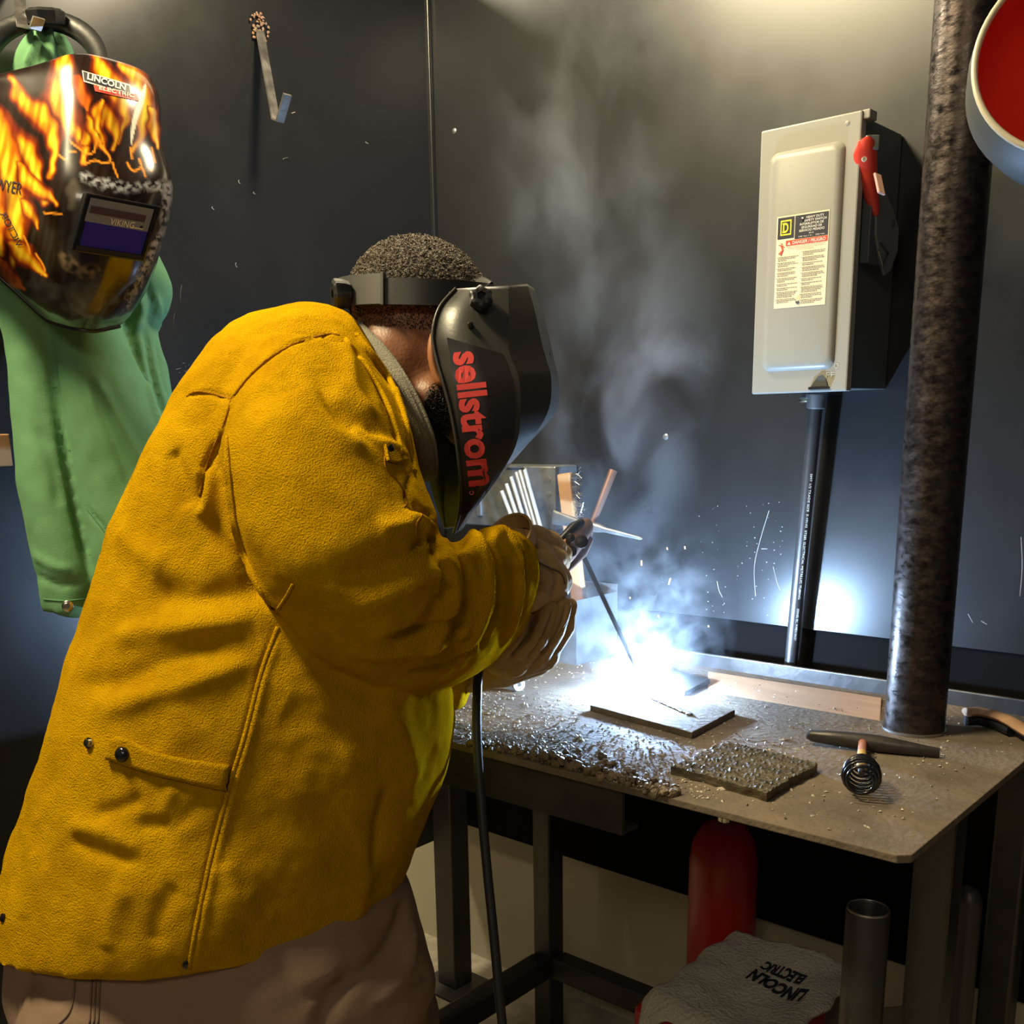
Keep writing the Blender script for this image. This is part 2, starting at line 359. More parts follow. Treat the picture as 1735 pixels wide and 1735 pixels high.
MB().box((TX0+.01,TY0+.05,TZ-.06), (TX0+.016,TY1-.02,TZ-.010)).build('side_apron', K['steel_dark'], t)
hw = .024
for (x, y) in ((-1.32,1.64),(-1.32,1.12),(-.41,1.64),(-.40,1.27)):
    MB().box((x-hw,y-hw,.004), (x+hw,y+hw,TZ-.010)).build('leg', K['steel_dark'], t, bevel=.005)
    MB().box((x-.04,y-.04,0), (x+.04,y+.04,.004)).build('foot_pad', K['steel_dark'], t)
for lo, hi in (((-1.32-hw,1.144,.155),(-1.32+hw,1.616,.203)), ((-1.296,1.64-hw,.155),(-.434,1.64+hw,.203)), ((-.405-hw,1.294,.155),(-.405+hw,1.616,.203))):
    MB().box(lo, hi).build('stretcher', K['steel_dark'], t, bevel=.005)
# slag crust on the front edge: lumps nobody could count
mb = MB()
line = [(800,1262),(850,1272),(900,1285),(945,1296),(1000,1310),(1050,1325),(1100,1340),(1130,1350)]
L3 = catmull([onz(x, y, TZ) for x, y in line], 12)
for i in range(620):
    p = L3[int(rng.integers(0, len(L3)))]; k = rng.random()
    big = .0022+.0042*rng.random()**3
    c = p+np.array([rng.normal(0,.006), abs(rng.normal(0,.014))*(1 if k < .85 else -.3)-.002, 0]); c[2] = TZ+big*.2+rng.random()*.004*(c[1] < TY0+.02)
    mb.ball(c, big*rng.uniform(.6,1.3,3), 4, axes=np.linalg.qr(rng.normal(size=(3,3)))[0])
for (x, y, s) in ((905,1285,.010),(935,1292,.012),(965,1290,.011),(978,1302,.010),(1022,1300,.011),(1020,1318,.009),(1062,1318,.008),(1088,1330,.007),(1110,1335,.008),(880,1275,.008),(860,1268,.006)):
    for q in range(9): mb.ball(onz(x+rng.normal(0,7), y+rng.normal(0,4), TZ)+[0,.004,rng.random()*s], s*rng.uniform(.3,.75,3), 5, axes=np.linalg.qr(rng.normal(size=(3,3)))[0])
o = mb.build('slag_crust', K['slag'], smooth=50); tag(o, 'lumpy slag and spatter crusted along the front edge of the welding table', 'slag', kind='stuff')
# loose flakes over the table top
mb = MB()
for i in range(2600):
    if rng.random() < .7: x, y = rng.uniform(-1.25,-.62), 1.08+abs(rng.normal(0,.14))
    else: x, y = rng.uniform(-1.3,-.40), rng.uniform(1.08,1.68)
    s = rng.uniform(.001,.0035)*(2.4 if rng.random() < .035 else 1); a = rng.random()*6.28
    c, sn = math.cos(a), math.sin(a); b = s*rng.uniform(.4,1); h = rng.uniform(.0004,.0022)
    mb.add([(x+c*s,y+sn*s,TZ),(x-sn*b,y+c*b,TZ+h*.6),(x-c*s,y-sn*s,TZ+h),(x+sn*b,y-c*b,TZ+h*.3),(x,y,TZ+h*1.6)], [(0,1,4),(1,2,4),(2,3,4),(3,0,4)])
o = mb.build('metal_flakes', K['chip']); tag(o, 'loose metal flakes and grinding dust scattered over the welding table', 'debris', kind='stuff')
# plates
def plate(px4, z, th, m, label, name='steel_plate', rough_=0):
    pts = [onz(x, y, z) for x, y in px4]; mb = MB()
    if rough_:
        n = 80; P = [np.array(p) for p in pts]; rows = []
        for i in range(n+1):
            a = i/n
            for j in range(n+1):
                b = j/n; q = (P[0]*(1-b)+P[1]*b)*(1-a)+(P[3]*(1-b)+P[2]*b)*a
                e = min(a, b, 1-a, 1-b); q = q+np.array([noise.noise(Vector(q*60))*.004*(e < .04), noise.noise(Vector(q*60+9))*.004*(e < .04), 0])
                hgt = max(0, noise.noise(Vector((q[0]*300+q[1]*110, q[1]*70-q[0]*50, 3)))*.8+noise.noise(Vector(q*420))*.6+.12)*rough_*.8
                rows.append(q+[0,0,th+hgt])
        k = n+1; v = rows+[np.array([p[0],p[1],z]) for p in rows]
        f = [(i*k+j,i*k+j+1,(i+1)*k+j+1,(i+1)*k+j) for i in range(n) for j in range(n)]
        off = k*k; edge = [(0,j) for j in range(n)]+[(i,n) for i in range(n)]+[(n,n-j) for j in range(n)]+[(n-i,0) for i in range(n)]
        ids = [i*k+j for i, j in edge]
        f += [(ids[q], ids[(q+1) % len(ids)], ids[(q+1) % len(ids)]+off, ids[q]+off) for q in range(len(ids))]+[tuple(off+i for i in ids)]
        mb.add(v, f); o = mb.build(name, m, smooth=40)
    else:
        mb.prism(pts, (0,0,1), th); o = mb.build(name, m, bevel=.001)
    return tag(o, label, 'plate')
plate([(1000,1205),(1172,1252),(1245,1213),(1085,1172)], TZ, .010, K['table'], 'flat steel plate being welded beneath the bright arc')
plate([(1139,1312),(1298,1358),(1384,1308),(1232,1268)], TZ, .011, K['char'], 'square steel plate covered with dark rippled weld beads near the front edge', rough_=.0045)
plate([(1090,1160),(1160,1180),(1203,1158),(1135,1140)], TZ, .008, K['steel_dark'], 'small dark steel plate lying behind the bright arc')
# bead already laid on the plate
mb = MB()
for i in range(26):
    p = onz(1105+i*2.6, 1183+i*1.1, TZ+.011); mb.ball(p+rng.normal(0,.0008,3)*[1,1,0], (.004,.005,.0028), 5)
o = mb.build('weld_bead', K['steel'], smooth=60); tag(o, 'fresh rippled weld bead running from the arc across the steel plate', 'weld bead')
# wooden bar leaning on the upstand
a0, a1 = onz(1199,1172,TZ), onz(1492,1222,TZ); b0, b1 = ony(1200,1137,1.672), ony(1494,1182,1.666)
mb = MB(); n_ = np.cross(a1-a0, b0-a0); n_ /= np.linalg.norm(n_)
if n_[1] < 0: n_ = -n_
mb.prism([a0, a1, b1, b0], n_, .012); o = mb.build('wooden_bar', K['wood'], bevel=.0015)
tag(o, 'pale flat wooden bar leaning on the table upstand beside the pipe', 'bar')
# chipping hammer on the table
hl, hr = onz(1367,1247,TZ+.012), onz(1592,1278,TZ+.006); hd = hr-hl
t = empty('chipping_hammer', onz(1460,1300,TZ), 'chipping hammer with coiled spring handle lying in front of the pipe', 'hammer')
mid = (hl+hr)/2; ux = hd/np.linalg.norm(hd); uy = np.cross([0,0,1.], ux); uy /= np.linalg.norm(uy); Lh = np.linalg.norm(hd)
prof = [(-.5,.0035,.005),(-.46,.0085,.008),(-.25,.0105,.0105),(-.05,.0115,.0115),(.05,.0115,.0115),(.2,.0095,.010),(.38,.006,.008),(.5,.0012,.007)]
MB().loft([[mid*[1,1,0]+[0,0,TZ+.0125-.004*abs(s)]+ux*s*Lh+uy*w_*math.copysign(abs(math.cos(q))**.7, math.cos(q))+np.array([0,0,1])*h_*math.copysign(abs(math.sin(q))**.7, math.sin(q)) for q in np.arange(12)*2*math.pi/12] for s, w_, h_ in prof]).build('hammer_head', K['steel_dark'], t, smooth=50)
g0 = mid+ux*(-.012); g0[2] = TZ+.013; g1 = onz(1459,1303,TZ+.018); g2 = onz(1462,1340,TZ+.020)
dv = (g2-g0)/np.linalg.norm(g2-g0)
gm = g0+(g1-g0)*.45
MB().tube([g0, gm], .006, 10).build('handle_neck', mat('worn_red_paint', (.45,.10,.04), .5, var=.8, vscale=90, base2=(.25,.2,.15)), t, smooth=50)
MB().tube([gm, g1], .0062, 10).build('handle_band', mat('worn_yellow_paint', (.62,.40,.10), .5, var=.8, vscale=90, base2=(.3,.2,.08)), t, smooth=50)
MB().tube([g1, g1*.75+g2*.25], .004, 8).build('tang', K['steel_dark'], t, smooth=50)
pts = []; turns = 9; gs = g1-dv*.005; Ls = .085
e1 = np.array([0,0,1.]); e1 = e1-dv*(e1@dv); e1 /= np.linalg.norm(e1); e2 = np.cross(dv, e1); gs = gs+np.array([0,0,.004])
for i in range(turns*18+1):
    s = i/(turns*18); R_ = .0095+.0125*math.sin(min(1, s*1.5)*math.pi/2) if s < .75 else .022-.008*(s-.75)/.25
    q = i/18*2*math.pi; pts.append(gs+dv*s*Ls+R_*(math.cos(q)*e1+math.sin(q)*e2)+[0,0,.003])
MB().tube(pts, .0019, 6).build('spring_grip', K['blackgloss'], t, smooth=80)
# wooden handled brush at the right rear edge
t = empty('wire_brush', onz(1690,1225,TZ), 'brown curved wooden brush handle lying on the rear right corner of table', 'brush')
bp = [onz(x, y, TZ+.022) for x, y in ((1638,1207),(1660,1206),(1690,1213),(1715,1224),(1760,1250),(1810,1262))]
MB().tube(catmull(bp, 5), .012, 10, flat=.55, side=(0,1,.0)).build('handle', K['wood'], t, smooth=60)
MB().tube([p-[0,0,.013] for p in bp[:4]], .008, 8).build('bristle_block', K['black'], t, smooth=60)
# pipe column
t = empty('steel_pipe_column', (-.535,1.535,TZ), 'tall scuffed dark steel pipe rising from the welding table', 'pipe')
zs = [TZ+.001+i*.06 for i in range(38)]
MB().tube([(-.535,1.535,z) for z in zs], .0425, 40).build('pipe', K['pole'], t, smooth=60)
MB().tube([(-.535,1.535,TZ+.0005),(-.535,1.535,TZ+.004)], .045, 40).build('weld_collar', K['steel'], t, smooth=60)
# little hose connector near the gloves
t = empty('cable_connector', onz(870,1163,TZ), 'white ended brass cable connector lying on the table below the gloves', 'connector')
c1 = onz(886,1163,TZ+.013); c0 = onz(862,1152,TZ+.013); dv = (c1-c0)/np.linalg.norm(c1-c0)
MB().lathe(c0, dv, [(0,.006),(.012,.006),(.012,.009),(.024,.009),(.026,.0075)], 16).build('ferrule', K['chrome'], t, smooth=40)
e_ = c0+dv*.026
MB().lathe(e_, dv, [(0,.0095),(.012,.0115),(.015,.011),(.015,.004),(.010,.004)], 18).build('white_end', mat('white_plastic', (.75,.75,.72), .5), t, smooth=40)
MB().tube(catmull([c0, c0-dv*.05+[0,0,-.006], c0-dv*.11+[-.01,.01,-.004]], 5), .007, 8).build('lead', K['rubber'], t, smooth=60)
MB().tube([onz(828,1150,TZ+.02), onz(868,1152,TZ+.018)], .0035, 8).build('brass_stem', K['chrome'], t, smooth=60)

# ---------------------------------------------------------------- rack with rods, brush and hammer at the back of the table
t = empty('rod_rack', (-1.24,1.62,TZ), 'sheet metal rack standing at the back of the table behind the gloves', 'rack')
rx0, rx1, ry0, ry1 = -1.345, -1.19, 1.57, 1.705
MB().box((rx0,ry0,TZ+.001), (rx1,ry0+.002,TZ+.115)).build('front_sheet', K['zinc'], t)
MB().box((rx0,ry1-.002,TZ+.001), (rx1,ry1,TZ+.14)).build('rear_sheet', K['zinc'], t)
MB().box((rx1-.002,ry0+.002,TZ+.001), (rx1,ry1-.002,TZ+.125)).build('side_sheet', K['zinc'], t)
MB().box((rx0,ry0+.002,TZ+.001), (rx0+.002,ry1-.002,TZ+.125)).build('side_sheet', K['zinc'], t)
MB().box((rx0,ry0,TZ), (rx1,ry1,TZ+.001)).build('bottom_sheet', K['zinc'], t)
# galvanized junction box on the wall behind
t = empty('junction_box', (-1.45,1.73,1.10), 'galvanized electrical box on the back wall behind the white rods', 'electrical box')
jx0, jx1, jz0, jz1 = -1.60, -1.345, 1.118, 1.247
MB().box((jx0,1.705,jz0), (jx1,YW-.001,jz1)).build('cover_plate', K['zinc'], t, bevel=.003)
for xx in (-1.425, -1.555):
    MB().box((xx-.0075,1.700,jz0+.02), (xx+.0075,1.706,jz1-.018)).build('raised_rib', K['zinc'], t, bevel=.003)
    MB().lathe((xx-.002,1.705,jz1-.010), (0,-1,0), [(0,.006),(.003,.006),(.004,.003)], 12).build('cover_screw', K['chrome'], t, smooth=40)
MB().box((jx0+.01,1.7,jz1-.004), (-1.43,1.706,jz1)).build('top_lip', K['zinc'], t)
for k, zz in enumerate((1.15,1.19,1.22)):
    MB().lathe((-1.362,1.706,zz), (0,-1,0), [(0,.006),(.0015,.006),(.002,.004)], 12).build('knockout', K['zinc'], t, smooth=40)
# white electrodes
rods = [((858,820),(890,915)),((866,808),(899,915)),((875,800),(908,912)),((881,797),(914,912)),((850,832),(882,915)),((889,796),(921,912))]
for i, (a, b) in enumerate(rods):
    p0, p1 = ony(*a, 1.655-.003*i), ony(*b, 1.648-.003*i); d = p1-p0; p2 = p0+d*((TZ+.004-p0[2])/d[2])
    if i == 0: rp = p2-p0
    o = MB().tube([p0, p2], .0042, 10).build('welding_rod', K['rod'], smooth=60)
    tag(o, ('second','third','fourth','fifth','leftmost','rightmost')[i]+(' from left' if i < 4 else '')+' white coated welding rod in the bundle leaning in the rack', 'welding rod', 'white welding rods in the rack')
# wire brush standing in the rack
t = empty('wire_brush', (-1.28,1.63,TZ), 'wooden wire brush standing upright in the rack beside the white rods', 'brush')
ba, bb = ony(957,802,1.645), ony(968,900,1.645); d = (bb-ba)/np.linalg.norm(bb-ba); wx = np.array([1.,0,0])-d*d[0]; wx /= np.linalg.norm(wx)
nn = np.cross(d, wx); nn /= np.linalg.norm(nn)
Lb = (TZ+.06-ba[2])/d[2]
MB().obox(ba+d*Lb/2, wx*.0155, d*Lb/2, nn*.007).build('handle', K['brushwood'], t, bevel=.003)
mb = MB()
for i in range(54):
    s = .002+.085*(i/54); p = ba+d*s+wx*.0155+nn*rng.uniform(-.005,.005)
    mb.tube([p, p+wx*.010+d*rng.normal(0,.002), p+wx*(.020+rng.uniform(-.003,.004))+d*rng.normal(0,.005)], .0006, 4)
mb.build('bristles', K['steel'], t)['kind'] = 'stuff'
# second chipping hammer, head resting across the rack
t = empty('chipping_hammer', (-1.2,1.6,TZ), 'chipping hammer with brown handle sticking up from the rack behind the electrode holder', 'hammer')
q0, q1 = ony(937,876,1.60), ony(1088,913,1.60); d = q1-q0; L_ = np.linalg.norm(d); d /= L_; upv = np.array([0,0,1.])-d*d[2]; upv /= np.linalg.norm(upv); nv = np.cross(d, upv)
MB().loft([[q0+d*s*L_+upv*a*math.copysign(abs(math.cos(q))**.6, math.cos(q))+nv*b*math.copysign(abs(math.sin(q))**.6, math.sin(q)) for q in np.arange(12)*math.pi/6] for s, a, b in ((0,.0135,.002),(.03,.0135,.003),(.3,.0085,.008),(.42,.0095,.0095),(.52,.0085,.0085),(.6,.005,.005),(.98,.0028,.0028),(1,.001,.001))]).build('hammer_head', K['zinc'], t, smooth=50)
h0, h1 = ony(1002,893,1.60), ony(1039,797,1.64); dd = h1-h0
MB().tube([h0-dd*.12, h0+dd*.5, h1], [.0062,.0070,.0082], 12).build('handle', K['copper'], t, smooth=60)

# ---------------------------------------------------------------- safety switch box on the back wall
t = empty('safety_switch_box', (-.785,1.74,1.372), 'grey metal safety switch box with red handle on the back wall', 'switch box')
bx0, bx1, bz0, bz1, bf = -.863, -.702, 1.373, 1.767, 1.612
MB().box((bx0+.004,bf+.018,bz0+.004), (bx1-.006,YW-.001,bz1-.004)).build('enclosure', K['darkgrey'], t, bevel=.002)
door = MB().box((bx0,bf,bz0), (bx1,bf+.018,bz1)).build('door', K['greybox'], t, bevel=.0025)
MB().box((bx1-.004,bf+.004,bz1-.012), (bx1+.010,bf+.030,bz1+.001)).build('door_lip', K['greybox'], t, bevel=.002)
# raised centre panel
def rrect(x0, x1, z0, z1, r, y, n=6):
    out = []
    for cx, cz, a0 in ((x1-r,z1-r,0),(x0+r,z1-r,90),(x0+r,z0+r,180),(x1-r,z0+r,270)):
        for k in range(n+1): a = math.radians(a0+90*k/n); out.append((cx+r*math.cos(a), y, cz+r*math.sin(a)))
    return out
MB().loft([rrect(bx0+.018,bx1-.022,bz0+.034,bz1-.036,.014,bf+.002), rrect(bx0+.018,bx1-.022,bz0+.034,bz1-.036,.014,bf-.0005), rrect(bx0+.024,bx1-.028,bz0+.040,bz1-.042,.012,bf-.006), rrect(bx0+.029,bx1-.033,bz0+.045,bz1-.047,.010,bf-.0072)]).build('raised_panel', K['greybox'], door, smooth=50)
# label
ly = bf-.0078; lx0, lx1, lz0, lz1 = -.8255, -.7405, 1.502, 1.637
lab = MB().box((lx0,ly,lz0), (lx1,ly+.0006,lz1)).build('warning_label', K['paper'], t)
def lrect(name, u0, u1, v0, v1, m, d=.0003):
    W, H = lx1-lx0, lz1-lz0
    return MB().add([(lx0+u0*W,ly-d,lz1-v1*H),(lx0+u1*W,ly-d,lz1-v1*H),(lx0+u1*W,ly-d,lz1-v0*H),(lx0+u0*W,ly-d,lz1-v0*H)], [(0,1,2,3)]).build(name, m, lab, fix=False)
def ltext(s, u0, u1, v, hgt, m, bold=.0, d=.0006):
    W, H = lx1-lx0, lz1-lz0
    return text_flat('lettering', s, (lx0+u0*W,ly-d,lz1-v*H), ((u1-u0)*W,0,0), (0,0,hgt*H), m, lab, bold)
lrect('black_panel', .02,.34,.015,.245, K['navy']); lrect('black_panel', .355,.985,.015,.262, K['navy'])
lrect('yellow_frame', .075,.285,.045,.208, K['yellow'], .0005); lrect('black_field', .097,.263,.062,.191, K['navy'], .0007)
W_, H_ = lx1-lx0, lz1-lz0
o = text_flat('lettering', 'D', (lx0+.128*W_,ly-.001,lz1-.178*H_), (.105*W_,0,0), (0,0,.102*H_), K['yellow'], lab, .03)
MB().box((lx0+.113*W_,ly-.001,lz1-.178*H_), (lx0+.140*W_,ly-.0009,lz1-.166*H_)).build('letter_serif', K['yellow'], lab)
MB().box((lx0+.113*W_,ly-.001,lz1-.088*H_), (lx0+.140*W_,ly-.0009,lz1-.076*H_)).build('letter_serif', K['yellow'], lab)
for s, u0, u1, v in (('HEAVY DUTY',.57,.90,.058),('SAFETY SWITCH',.53,.95,.092),('INTERRUPTOR DE',.45,.90,.126),('SEGURIDAD DE',.48,.87,.160),('SERVICIO PESADO',.44,.92,.194)):
    ltext(s, u0, u1, v, .024, K['white'], .012)
ltext('60 A', .63, .72, .222, .016, K['white']); ltext('240 Vac / V~   250 Vdc', .43, .93, .250, .015, K['white'])
lrect('red_band', .19,.985,.268,.325, K['labelred']); ltext('DANGER / PELIGRO', .32, .95, .314, .034, K['white'], .014)
W, H = W_, H_
MB().add([(lx0+.22*W,ly-.0006,lz1-.316*H),(lx0+.285*W,ly-.0006,lz1-.316*H),(lx0+.2525*W,ly-.0006,lz1-.280*H)], [(0,1,2)]).build('warning_triangle', K['white'], lab, fix=False)
for s, u0, u1, v in (('HAZARD OF ELECTRIC SHOCK, EXPLOSION, OR ARC FLASH',.20,.96,.343),('PELIGRO DE DESCARGA ELECTRICA, EXPLOSION O',.24,.92,.362),('DESTELLO POR ARQUEO',.40,.74,.381)):
    ltext(s, u0, u1, v, .011, K['inkgrey'])
mb = MB()   # falling figure pictogram
def lp(u, v): return np.array([lx0+u*W, ly-.0007, lz1-v*H])
for pts, r in (([(.05,.305),(.12,.315),(.165,.335)],.0006),([(.10,.312),(.14,.365)],.0013),([(.14,.365),(.06,.405)],.0010),([(.14,.365),(.10,.42)],.0010),([(.105,.30),(.112,.292)],.0011)):
    mb.tube([lp(*p) for p in pts], r, 5, flat=.3)
mb.build('falling_figure', K['labelred'], lab)
for col, (u0, u1) in enumerate(((.05,.46),(.53,.97))):
    v = .44 if col == 0 else .405; k = 0; mb = MB()
    while v < .955:
        n = (3,3,2,3,3,2,2,4)[k % 8]
        mb.add([lp(u0-.02,v-.002), lp(u0-.008,v-.002), lp(u0-.008,v+.006), lp(u0-.02,v+.006)], [(3,2,1,0)])
        for q in range(n):
            e = u1-rng.random()*.08 if q < n-1 else u0+(u1-u0)*rng.uniform(.35,.75)
            x = u0
            while x < e:
                w_ = rng.uniform(.015,.05); mb.add([lp(x,v), lp(min(x+w_,e),v), lp(min(x+w_,e),v+.0075), lp(x,v+.0075)], [(3,2,1,0)]); x += w_+.008
            v += .0165
        v += .012; k += 1
    o = mb.build('fine_print', K['inkgrey'], lab, fix=False)
MB().lathe(lp(.50,.06)+[0,-.0003,0], (0,-1,0), [(0,.0024),(.001,.0024),(.0016,.001)], 12).build('label_rivet', K['chrome'], lab, smooth=40)
MB().lathe(lp(.47,.945)+[0,-.0003,0], (0,-1,0), [(0,.003),(.001,.003),(.0016,.001)], 12).build('label_rivet', K['steel'], lab, smooth=40)
# latch and OFF mark at the foot of the door
MB().prism([(bx1-.058,bf-.0006,bz0+.008),(bx1-.030,bf-.0006,bz0+.008),(bx1-.034,bf-.0006,bz0+.020),(bx1-.040,bf-.0006,bz0+.026),(bx1-.046,bf-.0006,bz0+.025),(bx1-.053,bf-.0006,bz0+.016)], (0,-1,0), .002).build('latch', K['darkgrey'], door, bevel=.0006)
MB().box((bx1-.060,bf-.006,bz0+.004), (bx1-.028,bf,bz0+.008)).build('latch_foot', K['black'], door)
for s, u0, w_, v in (('O',.0215,.007,.034),('F',.034,.005,.021),('F',.026,.005,.021)):
    text_flat('embossed_lettering', s, (bx1-u0,bf-.0007,bz0+v), (w_,0,0), (0,0,.008), mat('emboss', (.5,.5,.45), .3), door, .0)
MB().lathe((bx1-.022,bf+.0005,bz1-.014), (0,-1,0), [(0,.0035),(.001,.0035),(.0014,.002)], 12).build('rivet', K['greybox'], door, smooth=40)
# handle on the side of the box
hx = bx1+.010
disc = [onx(x, y, hx) for x, y in ((1486,322),(1496,326),(1508,352),(1519,388),(1517,425),(1505,460),(1495,467),(1487,440),(1481,400),(1481,360))]
hp = MB().prism(disc, (1,0,0), .004).build('side_plate', mat('plate_grey', (.20,.22,.22), .4, .3), t, bevel=.001)
MB().tube([onx(x, y, hx+.006) for x, y in ((1488,425),(1495,450),(1505,428),(1492,408))], .0018, 6).build('padlock_loop', K['steel'], hp, smooth=60)
MB().lathe(onx(1513,378,hx+.004), (1,0,0), [(0,.006),(.001,.006),(.002,.004)], 14).build('plate_boss', K['darkgrey'], hp, smooth=40)
hq = [(1470,232,.004,.004),(1468,240,.013,.009),(1466,262,.0175,.012),(1467,285,.0170,.012),(1470,300,.0145,.011),(1471,306,.0155,.011),(1473,314,.0115,.009),(1477,335,.0110,.007),(1482,355,.0075,.005),(1484,366,.0030,.003)]
ra = RT*[1,1,0]; ra /= np.linalg.norm(ra)
hd_ = MB().loft([[ony(x, y, 1.612+.0003*(y-232))+ra*a*math.cos(q)+AWAY*b*math.sin(q) for q in np.arange(14)*math.pi/7] for x, y, a, b in hq]).build('handle', K['red'], t, smooth=45)
h0 = ony(1476,243,1.622); MB().obox(h0, ra*.010, AWAY*.008, np.array([0,0,.010])).build('handle_cap', K['zinc'], hd_, bevel=.002)
h0 = ony(1464,270,1.600); MB().lathe(h0, -AWAY, [(0,.0036),(.002,.0036),(.002,.0018),(.001,.0018)], 12).build('handle_pin', K['white'], hd_, smooth=30)
h0 = ony(1490,312,1.615); MB().obox(h0, ra*.005+np.array([0,0,-.002]), AWAY*.004, np.array([-.004,0,.014])).build('lever_clip', mat('pinkish_clip', (.6,.35,.28), .4), hd_, bevel=.001)
MB().box((bx1-.004,1.64,1.56), (hx,1.70,1.69)).build('side_mount', K['darkgrey'], t, bevel=.001)
# conduit below the box
t = empty('conduit', (-.83,1.72,.9), 'grey metal conduit running down the wall below the switch box', 'conduit')
ct = ony(1384,672,1.742); ct[2] = bz0-.002; cb = ony(1343,1090,1.752)
dv = (cb-ct)/np.linalg.norm(cb-ct); ce = ct+dv*((.885-ct[2])/dv[2])
MB().tube([ct, ce], .0115, 20).build('pipe', mat('conduit_zinc', (.26,.25,.25), .32, .85, var=.4, vscale=30), t, smooth=60)
con = MB().lathe(ct+[0,0,.001], dv, [(0,.018),(.006,.018),(.006,.0155),(.022,.0155),(.024,.012)], 20).build('connector', K['zinc'], t, smooth=35)
MB().lathe(ct+[-.030,-.004,-.008], (1,0,0), [(0,.003),(.004,.005),(.016,.005),(.018,.003)], 10).build('connector_screw', K['chrome'], con, smooth=40)
s_ = np.cross(dv, [0,-1.,0]); s_ /= np.linalg.norm(s_)
cn = np.array([.55,-.83,0.]); cs = np.cross(cn, dv); cs /= np.linalg.norm(cs)
for a, b, tx in ((.30,.80,'EMT 1/2 TRADE SIZE  E-10142  STEEL ELECTRICAL METALLIC TUBING'),(.84,.97,'COND. EC. P-MEX 04-21')):
    o3 = ct+dv*(.44*a)+cn*.0118-cs*.0; text_flat('lettering', tx, o3, dv*(.44*(b-a)), cs*.0038, K['white'], t)
# ---------------------------------------------------------------- things below the table
t = empty('pipe_cup', onz(1470,1700,.35), 'open steel pipe cup standing upright under the front corner of the table', 'pipe')
cc = onz(1471,1540,.74)
MB().loft([[cc+[r*math.cos(q), r*math.sin(q), z] for q in np.arange(32)*2*math.pi/32] for r, z in ((.024,-.30),(.0265,-.30),(.0265,-.0015),(.0257,0),(.0235,0),(.0225,-.0015),(.0225,-.28))]).build('pipe_wall', K['steel_dark'], t, smooth=40)
MB().tube([cc+[.0245*math.cos(q),.0245*math.sin(q),.0005] for q in np.linspace(0,2*math.pi,41)], .0017, 6, caps=False).build('rim', K['steel'], t, smooth=60)
MB().obox((cc+np.array([-.40,1.27,cc[2]]))/2*[1,1,0]+[0,0,cc[2]-.16], (np.array([-.40,1.27,0])-cc*[1,1,0])/2*.75, (.004,.004,0), (0,0,.02)).build('mounting_bracket', K['steel_dark'], t)
MB().lathe(cc*[1,1,0], (0,0,1), [(0,.045),(.01,.045),(.012,.014),(cc[2]-.30,.014)], 24).build('stand', K['steel_dark'], t, smooth=40)
# red machine with a black front, cloth on top
zt = .36; r0 = onz(1118,1690,zt); r1 = onz(1165,1655,zt)
t = empty('welding_machine', (-.80,1.45,0), 'red machine with a black front panel under the table with a cloth on top', 'machine')
mx0, mx1, my0, my1 = -.915, -.665, 1.36, 1.60
MB().box((mx0,my0,.004), (mx1,my1,zt)).build('body', K['redpaint'], t, bevel=.018, seg=4)
MB().box((mx0+.02,my0-.004,.03), (mx1-.02,my0+.004,zt-.02)).build('front_panel', K['black'], t, bevel=.003)
for x in (mx0+.04, mx1-.04):
    for y in (my0+.04, my1-.04): MB().box((x-.015,y-.015,0), (x+.015,y+.015,.004)).build('foot', K['rubber'], t)
n = 46; rows = []
for i in range(n+1):
    for j in range(n+1):
        u, v = j/n, i/n; x = -.89+u*.25+.02*v; y = my0-.012+v*.27
        z = zt+.020+.012*math.sin(u*7+v*2)*(.4+v)+.05*v*v*math.exp(-((u-.45)/.35)**2)+.007*noise.noise(Vector((x*18,y*18,1)))
        z -= .045*max(0, (.10-v)/.10)**1.5*(.5+.5*math.sin(u*9+1)**2); z -= .02*max(0, .06-u)/.06
        rows.append((x+.010*noise.noise(Vector((y*25,3,2))), y+.012*noise.noise(Vector((x*20,1,7))), z))
k = n+1; mb = MB(); mb.add(rows, [(i*k+j,i*k+j+1,(i+1)*k+j+1,(i+1)*k+j) for i in range(n) for j in range(n)])
cv, cf = np.array(mb.v), list(mb.f)
cl = mb.build('cloth', K['towel'], smooth=180, solid=-.010); tag(cl, 'rumpled white terry cloth with dark print lying on the red machine', 'cloth')
cb_ = bvh_of(cv, cf)
def on_cloth(x, y, off=.013):
    h, nn_, i, d_ = cb_.ray_cast(Vector((x, y, 2)), Vector((0,0,-1)));  return np.array(h)+[0,0,off] if h else np.array([x,y,zt+.06])
for s, o_, ux_, uy_ in (('LINCOLN', (-.665,1.515), (-.105,.012), (-.004,-.028)), ('ELECTRIC', (-.685,1.550), (-.08,.010), (-.003,-.022))):
    v, f, _ = text_mesh(s, .05); m = MB(); m.add([on_cloth(o_[0]+ux_[0]*a+uy_[0]*b, o_[1]+ux_[1]*a+uy_[1]*b) for a, b in v], f)
    m.build('lettering', K['navy'], cl, fix=False)
